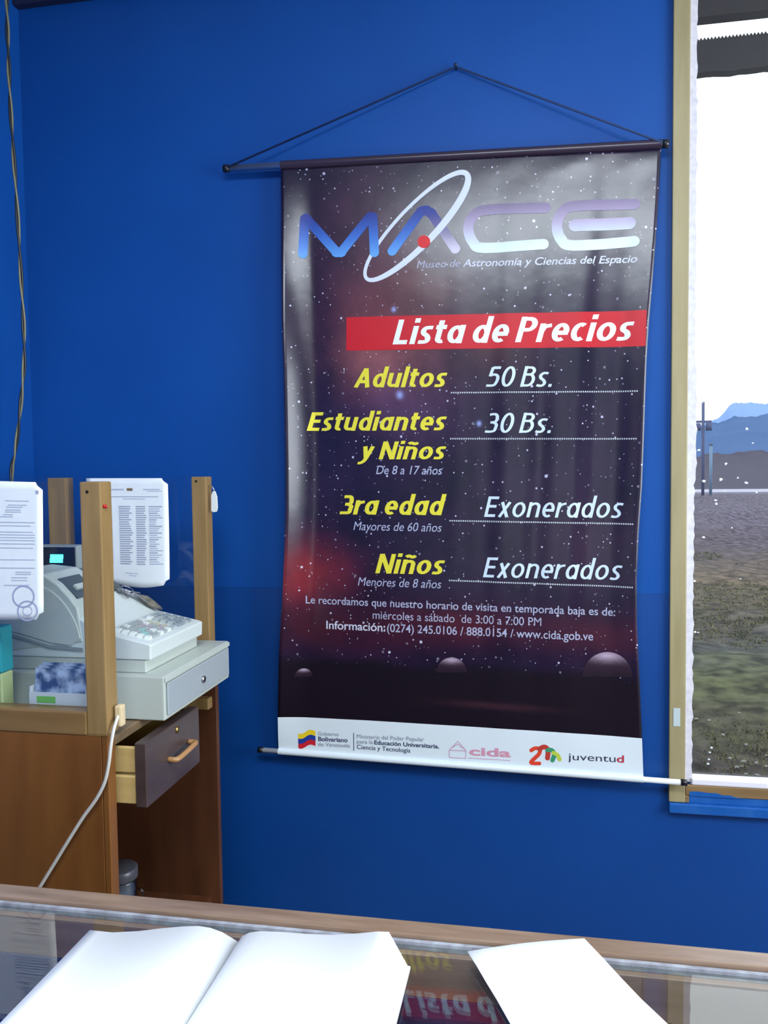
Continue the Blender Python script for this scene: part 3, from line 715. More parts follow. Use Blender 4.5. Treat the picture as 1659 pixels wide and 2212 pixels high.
# white foot strip with the logos
ink('white_strip', pxpoly([(603, 1546.5), (800, 1556), (1000, 1568), (1200, 1581), (1386.5, 1594), (1390, 1684), (1200, 1670), (1000, 1655), (800, 1638), (602, 1618.5)]), lambda x, z: lin(222, 232, 238), .0005)
Z4 = lambda x, y: (590+x/2.048, 1520+y/2.048)
def flagband(y0, y1, col):
    top = []; bot = []
    for i in range(9):
        x = 112+76*i/8; w_ = 7*sin(i/8*6.3+.4)-i*1.2
        top.append(Z4(x, y0+w_)); bot.append(Z4(x, y1+w_))
    ink('flag_stripe', pxpoly(top+bot[::-1]), lambda x, z: col, .0010)
flagband(128, 150, lin(238, 205, 40)); flagband(150, 172, lin(35, 62, 150)); flagband(172, 194, lin(205, 35, 50))
GRY = lin(120, 128, 150); DGR = lin(62, 68, 100)
text('Gobierno', Z4(200, 140), Z4(290, 143), 8, GRY, .0, 0, .0010)
text('Bolivariano', Z4(200, 164), Z4(330, 170), 9, DGR, .025, 0, .0010)
text('de Venezuela', Z4(200, 187), Z4(340, 193), 8, GRY, .0, 0, .0010)
ink('divider_line', stroke([Z4(357, 128), Z4(357, 208)], 1.6, cap=False), lambda x, z: DGR, .0010)
text('Ministerio del Poder Popular', Z4(371, 152), Z4(668, 166), 8.5, GRY, .0, 0, .0010)
text('para la', Z4(371, 175), Z4(442, 178), 8.5, GRY, .0, 0, .0010)
text('Educación Universitaria,', Z4(448, 179), Z4(735, 197), 8.5, DGR, .025, 0, .0010)
text('Ciencia y Tecnología', Z4(371, 199), Z4(608, 216), 9, DGR, .01, 0, .0010)
PK = lin(205, 165, 190)
bmH = stroke([Z4(780, 238), Z4(780, 205), Z4(818, 165), Z4(854, 207), Z4(852, 242), Z4(780, 238)], 2, cap=False)
stroke([Z4(784, 205), Z4(850, 208)], 2, bmH, cap=False); stroke([Z4(795, 192), Z4(818, 178), Z4(840, 196)], 2, bmH, cap=False)
ink('observatory_logo', bmH, lambda x, z: PK, .0010)
text('cida', Z4(868, 226), Z4(1052, 236), 17, lin(214, 150, 172), .03, 0, .0010, name='logo_lettering')
ink('logo_underline', stroke([Z4(862, 240), Z4(1050, 251)], 1.6, cap=False), lambda x, z: PK, .0010)
# the round multicoloured figure 2 with two arcs
ink('anniversary_logo', stroke([Z4(*p) for p in sm2([(1142, 206), (1160, 196), (1180, 202), (1176, 222), (1150, 248), (1142, 262), (1178, 264)], 5)], 8), lambda x, z: lin(222, 70, 45), .0010)
ink('anniversary_logo', stroke([Z4(*p) for p in sm2([(1178, 200), (1200, 190), (1216, 204), (1214, 240)], 5)], 10), lambda x, z: lin(190, 60, 50), .0011)
ink('anniversary_logo', stroke([Z4(*p) for p in sm2([(1214, 205), (1232, 204), (1244, 222), (1236, 250)], 5)], 9), lambda x, z: lin(60, 150, 110), .0012)
ink('anniversary_logo', stroke([Z4(*p) for p in sm2([(1240, 216), (1258, 226), (1268, 246)], 5)], 8), lambda x, z: lin(190, 205, 70), .0013)
text('juventu', Z4(1305, 248), Z4(1515, 258), 15, lin(60, 62, 84), .0, 0, .0010, name='logo_lettering')
text('d', Z4(1520, 258), Z4(1552, 260), 15, lin(185, 60, 75), .02, 0, .0010, name='logo_lettering')
# rods, caps, string
tA, tB = on(492, 364, 'Y', BYP-.002), on(1434, 311, 'Y', BYP-.002)
bA, bB = on(566, 1620, 'Y', BYP-.002), on(1474, 1690, 'Y', BYP-.002)
def along(a, b, x): t = (x-a.x)/(b.x-a.x); return a+(b-a)*t
tube('top_rod', [tA, tB], .0098, ALU, ban, 16)
tube('bottom_rod', [bA, bB], .0075, WHITEROD, ban, 16)
for a, b, r in ((tA, tB, .0112), (bA, bB, .0088)):
    for p, q in ((a, b), (b, a)):
        d = (p-q).normalized(); tube('end_cap', [p-d*.004, p+d*.012], r, BLACKP, ban, 14)
# vinyl hems wrapped round the rods
def hem(name, a, b, x0, x1, r, m, cols=None):
    p0 = along(a, b, x0); p1 = along(a, b, x1); n = 14; vs = []; fs = []; K = 24
    for i in range(K+1):
        c = p0+(p1-p0)*i/K
        for k in range(n): an = 2*pi*k/n; vs.append((c.x, c.y+r*cos(an), c.z+r*sin(an)))
    for i in range(K):
        for k in range(n): fs.append((i*n+k, i*n+n+k, i*n+n+(k+1) % n, i*n+(k+1) % n))
    return mesh(name, vs, fs, m, ban, True)
hem('top_hem', tA, tB, TL.x, TR.x, .0122, mat('purple_hem_vinyl', (.035, .022, .045), .26, spec=.6))
hem('bottom_hem', bA, bB, BLc.x, BRc.x, .0095, mat('white_hem_vinyl', lin(222, 232, 238), .3))
apex = on(985, 146, 'Y', WY-.012)
s0 = along(tA, tB, tA.x+.004); s1 = along(tA, tB, tB.x-.006)
tube('hanging_string', [s0+Vector((0, -.011, 0)), apex+Vector((0, 0, .002)), s1+Vector((0, -.011, 0))], .0029, STRING, ban, 6)
nl = empty('nail', (apex.x, WY, apex.z), 'small dark nail in the blue wall holding the banner string', 'nail')
tube('shank', [(apex.x, WY+.004, apex.z), (apex.x, WY-.022, apex.z+.003)], .002, mat('dark_steel', (.03, .04, .08), .5, .6), nl, 8)
tube('head', [(apex.x, WY-.022, apex.z+.003), (apex.x, WY-.0245, apex.z+.003)], .0045, mat('dark_steel_head', (.04, .05, .09), .5, .6), nl, 10)

# twisted cord hanging by the left wall
def cord():
    P = [on(x, y, 'Y', 2.1) for x, y in [(14, -25), (16, 60), (21, 200), (29, 330), (37, 450), (45, 590), (51, 700), (52, 780), (47, 850), (40, 920), (32, 980), (25, 1030)]]
    P += [P[-1]+Vector((-.004, 0, -.25)), P[-1]+Vector((0, 0, -.50))]
    cx = empty('hanging_cable', P[-1], 'thin dark twisted cable hanging down the left blue corner', 'cable')
    path = smoothpath(P, 30); m1 = mat('black_cable_rubber', (.02, .025, .03), .35); m2 = mat('tan_cable_rubber', (.22, .20, .12), .35)
    for s_, m, r in ((0, m1, .0032), (pi, m2, .0030)):
        pts = []; d = 0
        for i, p in enumerate(path):
            if i: d += (p-path[i-1]).length
            a = d*26+s_+1.3*sin(d*5); pts.append(p+Vector((cos(a), sin(a), 0))*.0032)
        tube('strand', pts, r, m, cx, 6)
cord()

# ------------------------------------------------------------------ ticket booth
FY = 1.50; BK = 2.05; SX = -.857; DT = .955
bt = empty('ticket_booth', (-1.2, 1.8, 0), 'varnished wooden ticket booth with glass screens in the left corner', 'booth')
box('post', (-.902, FY, .9661), (SX, FY+.045, 1.482), PINE, bt, .003, 2)
box('post', (-.908, BK+.004, DT), (-.866, BK+.044, 1.486), PINE, bt, .003, 2)
box('post', (-1.332, BK+.004, DT), (-1.277, BK+.044, 1.487), PINE, bt, .003, 2)
box('front_rail', (LX+.002, FY-.002, .9655), (-.9025, FY+.042, 1.013), PINEH, bt, .003, 2)
box('post_foot', (-.9022, FY-.001, .9655), (SX, FY+.0445, .9661), PINE, bt, 0)
box('front_panel', (LX+.002, FY, .002), (-.872, FY+.018, .9652), PANEL, bt, .001)
box('edge_strip', (-.8718, FY+.0005, .002), (SX, FY+.03, .9652), PANEL, bt, .002)
box('far_panel', (LX+.002, BK, .002), (-.850, BK+.018, DT-.022), DARKP, bt, .001)
box('desk_top', (LX+.002, FY+.019, DT-.02), (SX-.003, BK+.047, DT), noisy('worn_desk_wood', (.13, .085, .045), (.20, .135, .075), scale=(1, 6, 8), ns=5, rough=.5), bt, .002)
box('lower_shelf', (LX+.002, FY+.02, .322), (-.875, BK-.001, .340), DARKP, bt, .001)
box('drawer_runner', (-1.25, BK-.03, .865), (-.86, BK-.001, .895), PINE, bt, .002)
box('inner_back', (LX+.004, FY+.03, .345), (LX+.012, BK-.002, DT-.022), DARKP, bt, .0)
boxes('glass_pane', [((LX+.003, FY+.016, 1.0135), (-.9025, FY+.021, 1.492))], BGLASS, bt)
boxes('glass_pane', [((-1.2765, BK+.018, DT+.001), (-.9085, BK+.023, 1.492))], BGLASS, bt)
boxes('glass_pane', [((LX+.003, BK+.018, DT+.001), (-1.3325, BK+.023, 1.492))], BGLASS, bt)
for c_ in ((-.885, FY-.0008, 1.462), (-.8935, BK+.003, 1.474)):
    tube('screw', [c_, (c_[0], c_[1]+.003, c_[2])], .0034, mat('dark_screw', (.02, .015, .01), .5, .5), bt, 10)
# open drawer
FX = -.80; dy0, dy1 = 1.55, 1.822; dz0, dz1 = .803, .936
dr = empty('drawer', (FX, dy0, dz0)); dr.parent = bt; dr.location = Vector((FX, dy0, dz0))-wloc(bt)
box('drawer_front', (FX-.026, dy0, dz0-.004), (FX, dy1, dz1), DRAWF, dr, .002)
box('drawer_side', (-1.2, dy0+.004, dz0), (FX-.0265, dy0+.016, .864), PALEW, dr, .003)
box('drawer_side', (-1.2, dy0+.006, .869), (FX-.0265, dy0+.016, .925), PALEW, dr, .003)
box('drawer_side', (-1.2, dy1-.016, dz0), (FX-.0265, dy1-.004, .925), PALEW, dr, .002)
box('drawer_bottom', (-1.2, dy0+.0165, dz0+.006), (FX-.0265, dy1-.0165, dz0+.014), PALEW, dr, .001)
hz = .868
tube('drawer_handle', smoothpath([(FX, 1.655, hz-.002), (FX+.018, 1.657, hz-.002), (FX+.022, 1.69, hz), (FX+.022, 1.725, hz+.002), (FX+.018, 1.758, hz+.002), (FX, 1.76, hz+.002)], 5), .0062, mat('varnished_handle_wood', (.42, .22, .09), .3), dr, 10)
tube('drawer_lock', [(FX-.001, 1.70, .918), (FX+.003, 1.70, .918)], .008, BRASS, dr, 14)
box('lock_slot', (FX+.0031, 1.6988, .914), (FX+.0034, 1.7012, .922), BLACKP, dr, 0)

# notices
def curl_sheet(name, corners, ycen, amp, label, nx=14, nz=18, wav=0., back=None, bottomcurl=0.):
    """corners px: tl,tr,br,bl at plane ycen"""
    c = [on(x, y, 'Y', ycen) for x, y in corners]
    g = []
    vs = []; fs = []
    def P(u, v):
        a = c[0]+(c[1]-c[0])*u; b = c[3]+(c[2]-c[3])*u; p = a+(b-a)*v
        z = p.z
        if v > .5: z += bottomcurl*(sin(u*2*pi+.6)*.5)*((v-.5)*2)**3
        # clipped upper right corner and soft lower corners
        y = ycen-amp*((v-.05)**2)*(.3+u)-wav*sin(u*7+v*3)*v
        return Vector((p.x, min(y, ycen), z))
    for j in range(nz+1):
        for i in range(nx+1): vs.append(P(i/nx, j/nz))
    # chamfer two right corners
    def idx(i, j): return j*(nx+1)+i
    vs[idx(nx, 0)] = P((nx-.75)/nx, .45/nz); vs[idx(nx, nz)] = P((nx-.6)/nx, (nz-.7)/nz)
    for j in range(nz):
        for i in range(nx): a = idx(i, j); fs.append((a, a+nx+1, a+nx+2, a+1))
    o = mesh(name, vs, fs, PAPER, None, True); tag(o, label, 'notice')
    md = o.modifiers.new('thickness', 'SOLIDIFY'); md.thickness = .0004; md.offset = 0
    return o, P
def print_on(o, P, items, name='printed_lines', lift=.0008):
    """items: (u0,u1,v0,v1,colour)"""
    vs = []; fs = []; cs = []
    for u0, u1, v0, v1, c in items:
        k = max(1, int((u1-u0)/.08)); n = len(vs)
        for i in range(k+1):
            u = u0+(u1-u0)*i/k
            for v in (v0, v1): p = P(u, v); vs.append((p.x, p.y-lift, p.z)); cs.append(c)
        for i in range(k): a = n+2*i; fs.append((a, a+1, a+3, a+2))
    q = mesh(name, vs, fs, PINK_, o, False, cs); q['kind'] = 'stuff'; return q
rnd = random.Random(11)
p2, P2 = curl_sheet('paper_notice', [(186, 1033), (362, 1033), (371, 1264), (196, 1262)], 2.045, .012, 'white table notice taped to the rear booth glass above the cash register', wav=.002, bottomcurl=.012)
g1 = lin(182, 192, 208); g2 = lin(160, 168, 188)
it = []
it += [(.30, .46, .10, .112, g1), (.50, .57, .093, .118, lin(130, 115, 90)), (.70, .90, .10, .11, g1), (.75, .93, .118, .124, g1), (.28, .88, .17, .176, g2), (.45, .72, .19, .197, g1)]
for r_ in range(27):
    v = .26+r_*.0205
    it.append((.24, .31, v, v+.008, g1)); it.append((.39, .39+.12+rnd.random()*.05, v, v+.010, g2))
    it.append((.60, .60+.10+rnd.random()*.03, v, v+.010, g2)); it.append((.76, .76+.08+rnd.random()*.09, v, v+.010, g1 if r_ % 3 else g2))
it += [(.45, .62, .88, .886, g1), (.5, .6, .90, .906, g1)]
print_on(p2, P2, it)
p1, P1 = curl_sheet('paper_notice', [(-118, 1036), (92, 1042), (95, 1338), (-115, 1340)], 1.4965, .001, 'white typed notice with round stamps taped to the front booth glass', wav=.0004)
it = [(.93, .96, .06, .085, g2)]
for a, b, v in [(.62, .86, .135), (.65, .84, .165), (.63, .80, .18), (.62, .78, .20), (.62, .78, .215), (.60, .70, .235), (.56, .70, .25), (.55, .92, .29), (.55, .88, .315), (.56, .9, .36), (.55, .92, .38), (.56, .92, .40), (.55, .92, .42), (.55, .92, .445), (.55, .9, .475), (.55, .92, .56), (.55, .92, .62), (.72, .88, .65), (.72, .88, .665), (.68, .84, .69), (.68, .84, .71), (.60, .86, .745)]:
    it.append((a, b, v, v+.006, g1))
print_on(p1, P1, it)
def stamp(P, cu_, cv, r, o):
    vs = []; fs = []; cs = []; n = 28
    for i in range(n):
        a = 2*pi*i/n
        for rr in (r, r*.86): p = P(cu_+rr*cos(a), cv+rr*.72*sin(a)); vs.append((p.x, p.y-.0009, p.z)); cs.append(lin(165, 172, 200))
    for i in range(n): j = (i+1) % n; fs.append((2*i, 2*i+1, 2*j+1, 2*j))
    mesh('round_stamp', vs, fs, PINK_, o, False, cs)
stamp(P1, .80, .83, .115, p1); stamp(P1, .84, .935, .105, p1); stamp(P1, .84, .935, .05, p1)

# things on the desk behind the front glass
tb = empty('carton', (-1.12, 1.575, DT), 'teal and pale green carton standing at the left end of the desk', 'carton')
box('carton_body', (-1.22, 1.55, DT), (-1.128, 1.59, 1.072), mat('pale_green_card', (.52, .60, .28), .6), tb, .003)
box('carton_sleeve', (-1.221, 1.549, 1.0725), (-1.127, 1.591, 1.172), mat('teal_card', (.02, .34, .38), .6), tb, .003)
box('carton_stripe', (-1.165, 1.5482, 1.085), (-1.149, 1.5488, 1.17), mat('pale_teal_print', (.16, .52, .56), .6), tb, 0)
cb = empty('card_box', (-.98, 1.58, DT), 'open white box of blue picture cards behind the front rail', 'box')
bx0, bx1 = -1.068, -.935; cy0, cy1 = 1.555, 1.615
WCARD = mat('white_card', (.74, .78, .82), .6)
box('box_front', (bx0, cy0, DT), (bx1, cy0+.002, 1.034), WCARD, cb, 0)
box('box_back', (bx0, cy1, DT), (bx1, cy1+.002, 1.06), WCARD, cb, 0)
box('box_side', (bx0, cy0+.002, DT), (bx0+.002, cy1, 1.045), WCARD, cb, 0)
box('box_side', (bx1-.002, cy0+.002, DT), (bx1, cy1, 1.045), WCARD, cb, 0)
box('green_mark', (bx0+.018, cy0-.0006, 1.012), (bx0+.062, cy0-.0002, 1.026), mat('green_print', (.22, .60, .14), .6), cb, 0)
CARD = noisy('blue_picture_print', (.05, .10, .24), (.52, .62, .82), ns=30, rough=.35, contrast=(.42, .6))
c0 = None
for i in range(3):
    if c0 is None:
        y = cy0+.006
        c0 = mesh('picture_card', [(bx0+.005, y, DT+.002), (bx1-.004, y, DT+.002), (bx1-.004, y+.012, 1.082), (bx0+.005, y+.012, 1.082), (bx0+.005, y+.0015, DT+.002), (bx1-.004, y+.0015, DT+.002), (bx1-.004, y+.0135, 1.082), (bx0+.005, y+.0135, 1.082)], [(0, 1, 2, 3), (7, 6, 5, 4), (0, 4, 5, 1), (3, 2, 6, 7), (0, 3, 7, 4), (1, 5, 6, 2)], CARD)
        o = c0
    else:
        o = c0.copy(); o.location = c0.location+Vector((0, .013*i, .003*i)); COL.objects.link(o)
    tag(o, ('frontmost blue picture card in the open white box', 'middle blue picture card in the open white box', 'rearmost blue picture card in the open white box')[i], 'card', 'picture cards in the white box')

# ------------------------------------------------------------------ cash register
cr = empty('cash_register', (-1.0, 1.82, DT), 'beige electronic cash register standing on the booth desk', 'cash register')
RY0, RY1 = 1.638, 2.018; RXF = -.795; RXB = -1.23
zc0, zc1 = DT+.002, 1.054
box('drawer_case', (RXB, RY0, zc0), (RXF-.004, RY1, zc1), REG, cr, .003, 2)
cdw = box('cash_drawer', (RXF-.0035, RY0+.010, zc0+.010), (RXF+.001, RY1-.010, zc1-.016), REGF, cr, .0015)
box('drawer_rim', (RXF-.0038, RY0+.002, zc1-.013), (RXF+.0005, RY1-.002, zc1-.002), REG, cr, .001)
tube('lock', [(RXF+.001, 1.835, .999), (RXF+.006, 1.835, .999)], .0085, CHROME, cr, 16)
tube('keyhole', [(RXF+.0061, 1.835, .999), (RXF+.0066, 1.835, .999)], .0055, BLACKP, cr, 12)
for y in (RY0+.03, RY1-.03): tube('foot', [(-.83, y, DT), (-.83, y, zc0+.001)], .009, BLACKP, cr, 10)
Y0, Y1 = 1.660, 1.945
prism('plinth', [(-.853, zc1+.0005), (-.853, 1.0835), (-1.21, 1.0835), (-1.21, zc1+.0005)], Y0+.003, Y1-.003, REG, cr, .002)
# keyboard housing: sloping wedge, whole width
prism('keyboard_housing', [(-.8395, 1.084), (-.838, 1.118), (-.848, 1.1215), (-.955, 1.144), (-1.055, 1.200), (-1.10, 1.200), (-1.21, 1.200), (-1.21, 1.084)], Y0, Y1, REGL, cr, .003)
# printer tower on the near side
prism('printer_cover', [(-1.00, 1.120), (-1.012, 1.198), (-1.030, 1.222), (-1.060, 1.252), (-1.095, 1.273), (-1.16, 1.279), (-1.212, 1.272), (-1.222, 1.20), (-1.222, 1.09)], Y0-.002, 1.80, REG, cr, .004)
prism('printer_side_panel', [(p.x, p.z) for p in smoothpath([(-1.006, 0, 1.130), (-1.016, 0, 1.165), (-1.040, 0, 1.205), (-1.075, 0, 1.236), (-1.12, 0, 1.252), (-1.18, 0, 1.258), (-1.218, 0, 1.252)], 5)]+[(-1.2185, 1.150), (-1.15, 1.136), (-1.08, 1.118), (-1.03, 1.113)], Y0-.0045, Y0-.001, REG, cr, .001)
prism('side_groove', [(-1.00, 1.1080), (-1.08, 1.1120), (-1.15, 1.1300), (-1.215, 1.1440), (-1.215, 1.1380), (-1.15, 1.1235), (-1.08, 1.1060), (-1.00, 1.1015)], Y0-.0052, Y0-.0005, REGD, cr, 0)
# receipt slot
def slot():
    a = Vector((-1.024, 0, 1.2145)); b = Vector((-1.072, 0, 1.2575)); n = Vector((b.z-a.z, 0, a.x-b.x)).normalized()
    if n.z < 0: n = -n
    vs = []
    for y in (Y0+.018, 1.765):
        for p in (a+n*.0005, b+n*.0005, b+n*.004, a+n*.004): vs.append((p.x, y, p.z))
    mesh('receipt_slot', vs, [(0, 1, 2, 3), (7, 6, 5, 4), (0, 4, 5, 1), (1, 5, 6, 2), (2, 6, 7, 3), (3, 7, 4, 0)], DGREY, cr)
    vs2 = []
    a2 = Vector((-1.04, 0, 1.228)); b2 = Vector((-1.05, 0, 1.2375))
    for y in (Y0+.04, 1.75):
        for p in (a2+n*.004, b2+n*.004, b2+n*.010, a2+n*.010): vs2.append((p.x, y, p.z))
    mesh('tear_bar', vs2, [(0, 1, 2, 3), (7, 6, 5, 4), (0, 4, 5, 1), (1, 5, 6, 2), (2, 6, 7, 3), (3, 7, 4, 0)], REG, cr)
slot()
# operator display: dark sloping window behind the keyboard
prism('operator_display', [(-1.052, 1.2005), (-1.058, 1.207), (-1.125, 1.258), (-1.16, 1.258), (-1.16, 1.2005)], 1.803, Y1-.004, DGREY, cr, .002)
# customer display on a short neck
tube('display_neck', [(-1.18, 1.895, 1.2), (-1.18, 1.895, 1.247)], .018, REG, cr, 14)
cdp = empty('customer_display', (-1.2, 1.9, 1.245)); cdp.parent = cr; cdp.location = Vector((-1.2, 1.9, 1.245))-wloc(cr)
box('display_box', (-1.262, 1.876, 1.2465), (-1.140, 1.92, 1.3165), REGD, cdp, .004, 2)
box('display_window', (-1.258, 1.8735, 1.250), (-1.1445, 1.8762, 1.3130), BLACKP, cdp, .0006)
GLOW = mat('cyan_display_digits', (.1, .6, .6), .4, emit=(.12, .95, 1.0), es=1.6)
def seg7(s, x, z, h, w):
    segs = {'8': 'abcdefg', '0': 'abcdef', '9': 'abcdfg', '.': 'p'}
    bm = bmesh.new(); t = h*.13
    P_ = {'a': ((0, h-t), (w, h)), 'b': ((w-t, h/2), (w, h)), 'c': ((w-t, 0), (w, h/2)), 'd': ((0, 0), (w, t)), 'e': ((0, 0), (t, h/2)), 'f': ((0, h/2), (t, h)), 'g': ((0, h/2-t/2), (w, h/2+t/2)), 'p': ((0, 0), (t, t))}
    for ch in s:
        for k in segs[ch]:
            (a, b), (c_, d_) = P_[k]; sh = lambda q: q*.15
            bmbox(bm, (x+a+sh(b), 1.8722, z+b), (x+c_+sh(d_), 1.8731, z+d_))
        x += w*(1.35 if ch != '.' else .45)
    o = frombm('display_digits', bm, GLOW, cdp)
seg7('8000', -1.2145, 1.2735, .021, .0068)
# keys
KC = {'w': mat('white_key', (.72, .76, .74), .45), 'g': mat('grey_key', (.38, .42, .42), .45), 'b': mat('slate_key', (.26, .31, .34), .45), 't': mat('pale_teal_key', (.30, .52, .52), .45), 'p': mat('pale_mauve_key', (.42, .36, .42), .45), 'y': mat('pale_cream_key', (.50, .50, .38), .45)}
layout = ['wggwgwg.bbgb', 'wtgwgpy.gbbb', 'wgtgpgy.gbgb', 'wgggpwy.ggbb', 'wgwgggw.wgbg', ]
kb = [None]
sl = Vector((-.955+.848, 0, 1.144-1.1215)); sl.normalize(); nn = Vector((-sl.z, 0, sl.x)); nn = nn if nn.z > 0 else -nn
kme = {}
for r_, row in enumerate(layout):
    for c_, ch in enumerate(row):
        if ch == '.': continue
        p = Vector((-.862, Y0+.036+c_*.0193, 1.1245)) + sl*(r_*.0185)
        if ch not in kme:
            bm = bmesh.new(); bmbox(bm, (-.007, -.0075, -.002), (.007, .0075, .006))
            for v in bm.verts:
                if v.co.z > 0: v.co.x *= .8; v.co.y *= .8
            me = bpy.data.meshes.new('key'); bm.to_mesh(me); bm.free(); me.materials.append(KC[ch]); kme[ch] = me
        o = bpy.data.objects.new('key', kme[ch]); COL.objects.link(o); o.parent = cr; o.location = p-wloc(cr)+nn*.001
        o.rotation_euler = (0, atan2(nn.x, nn.z), 0)
# keys lying on the far edge
kbn = empty('key_bunch', (-1.0, 1.93, 1.16), 'bunch of metal keys with a brown leather fob on the back of the register', 'keys')
def kk(x, z): return Vector((x, 0, z))
def key(base, ang, tilt, m):
    bm = bmesh.new()
    ring_n = 12
    t = bmesh.new()
    bmbox(bm, (.008, -.0022, -.0008), (.038, .0022, .0008))
    bmbox(bm, (.022, .0022, -.0008), (.026, .0045, .0008)); bmbox(bm, (.031, .0022, -.0008), (.035, .0048, .0008))
    a = [bm.verts.new((.009*cos(2*pi*i/12), .009*sin(2*pi*i/12), .0009)) for i in range(12)]
    b = [bm.verts.new((.009*cos(2*pi*i/12), .009*sin(2*pi*i/12), -.0009)) for i in range(12)]
    bm.faces.new(a); bm.faces.new(b[::-1])
    for i in range(12): bm.faces.new((a[i], b[i], b[(i+1) % 12], a[(i+1) % 12]))
    t.free(); R_ = Matrix.Rotation(ang, 4, 'Z') @ Matrix.Identity(4); R_ = Matrix.Rotation(tilt, 4, 'Y') @ R_
    for v in bm.verts: v.co = R_ @ v.co + Vector(base)
    frombm('metal_key', bm, m, kbn)
DCH = mat('dark_steel_key', (.30, .30, .31), .35, 1.0)
tilt = .50
for i, (x, y, a_, m) in enumerate([(-1.045, 1.915, .3, CHROME), (-1.035, 1.93, .9, DCH), (-1.04, 1.90, -.4, DCH), (-1.01, 1.925, .1, CHROME), (-1.02, 1.905, .6, CHROME), (-1.0, 1.915, -.2, DCH)]):
    key((x, y, 1.199-(x+1.055)*.56+.006+.0025*i), a_, tilt, m)
tube('key_ring', [Vector((-1.028+.014*cos(2*pi*i/20), 1.918+.014*sin(2*pi*i/20), 1.203-.007*cos(2*pi*i/20))) for i in range(21)], .0012, CHROME, kbn, 6)
def fob():
    vs = []; fs = []; P_ = [(-1.005, 1.928), (-.985, 1.931), (-.962, 1.930), (-.94, 1.925)]; W_ = [.008, .017, .015, .006]
    for (x, y), w_ in zip(P_, W_):
        z = 1.144+max(0, (-.955-x))*.56+(.004 if x < -.95 else .002)+.004
        for dz, dy in ((.001, -w_), (.010, -w_*.6), (.012, w_*.6), (.001, w_)): vs.append((x, y+dy, z+dz*w_/.015))
    for i in range(3):
        for k in range(4): fs.append((i*4+k, i*4+(k+1) % 4, i*4+4+(k+1) % 4, i*4+4+k))
    fs += [(0, 1, 2, 3), (15, 14, 13, 12)]
    mesh('leather_fob', vs, fs, noisy('grey_brown_leather', (.10, .085, .06), (.25, .23, .18), ns=60, rough=.5), kbn, True)
fob()
# tag and pins on the posts
tg = empty('key_tag', (-.857, BK+.02, 1.40), 'small white plastic tag hanging on the side of the rear right post', 'tag')
tgx = on(463, 1075, 'Y', BK+.022)
tube('tag_hook', smoothpath([(-.866, BK+.022, 1.462), (-.858, BK+.02, 1.462), (-.852, BK+.018, 1.455), (-.848, BK+.018, 1.447)], 5), .0018, CHROME, tg, 6)
prism('tag_body', [(-.8575, 1.394), (-.851, 1.390), (-.842, 1.392), (-.8395, 1.402), (-.8405, 1.432), (-.845, 1.446), (-.8515, 1.447), (-.8565, 1.436)], BK+.014, BK+.019, mat('white_plastic_tag', (.75, .77, .74), .4), tg, .0008)
pn = empty('push_pin', (SX, FY+.02, 1.435), 'tiny red push pin in the side of the front booth post', 'pin')
tube('pin_head', [(SX+.0002, FY+.012, 1.432), (SX+.005, FY+.012, 1.432)], .004, mat('red_plastic', (.55, .01, .02), .4), pn, 10)
tube('pin_shaft', [(SX+.005, FY+.012, 1.432), (SX+.007, FY+.010, 1.430)], .0026, mat('red_plastic_tip', (.55, .01, .02), .4), pn, 8)

# cable with cream plug
ca_ = empty('white_cable', (-.86, FY-.01, .6), 'white mains cable with cream plug hanging down the booth front panel', 'cable')
cp = [on(x, y, 'Y', FY-.012) for x, y in [(238, 1552), (241, 1580), (240, 1612), (235, 1650), (226, 1690), (208, 1726), (180, 1765), (150, 1812), (122, 1858), (95, 1902), (60, 1960), (20, 2040)]]
cp[0] = Vector((-.846, FY+.03, cp[0].z)); cp[1] = Vector((-.845, FY+.005, cp[1].z)); cp[2] = Vector((-.8455, FY-.008, cp[2].z))
tube('cord', smoothpath(cp, 8), .0036, CORDM, ca_, 8)
box('plug', (-.853, FY+.022, .978), (-.838, FY+.042, 1.022), mat('cream_plug_plastic', (.72, .56, .34), .5), ca_, .004, 2)
# jar on the lower shelf
jr = empty('glass_jar', (-1.05, 1.88, .34), 'cloudy glass jar with white contents on the lower booth shelf', 'jar')
lathe('jar_body', [(.040, .001), (.0425, .01), (.0425, .120), (.040, .124), (.0385, .121), (.0405, .012), (.001, .008)], (-1.05, 1.88, .34), glassmat('cloudy_glass', (.75, .78, .82), 2.5), jr)
lathe('jar_contents', [(.0375, .012), (.038, .095), (.02, .105), (.001, .103)], (-1.05, 1.88, .34), mat('white_jar_contents', (.50, .52, .55), .8), jr)
lathe('jar_lid', [(.043, .1245), (.044, .127), (.044, .150), (.040, .153), (.001, .153)], (-1.05, 1.88, .34), mat('grey_jar_lid', (.09, .09, .11), .3), jr)
tube('jar_handle', smoothpath([(-1.0085, 1.88, .44), (-.992, 1.88, .436), (-.988, 1.88, .41), (-.993, 1.88, .385), (-1.0085, 1.88, .38)], 5), .0035, glassmat('cloudy_handle', (.7, .73, .77), 2.5), jr, 8)

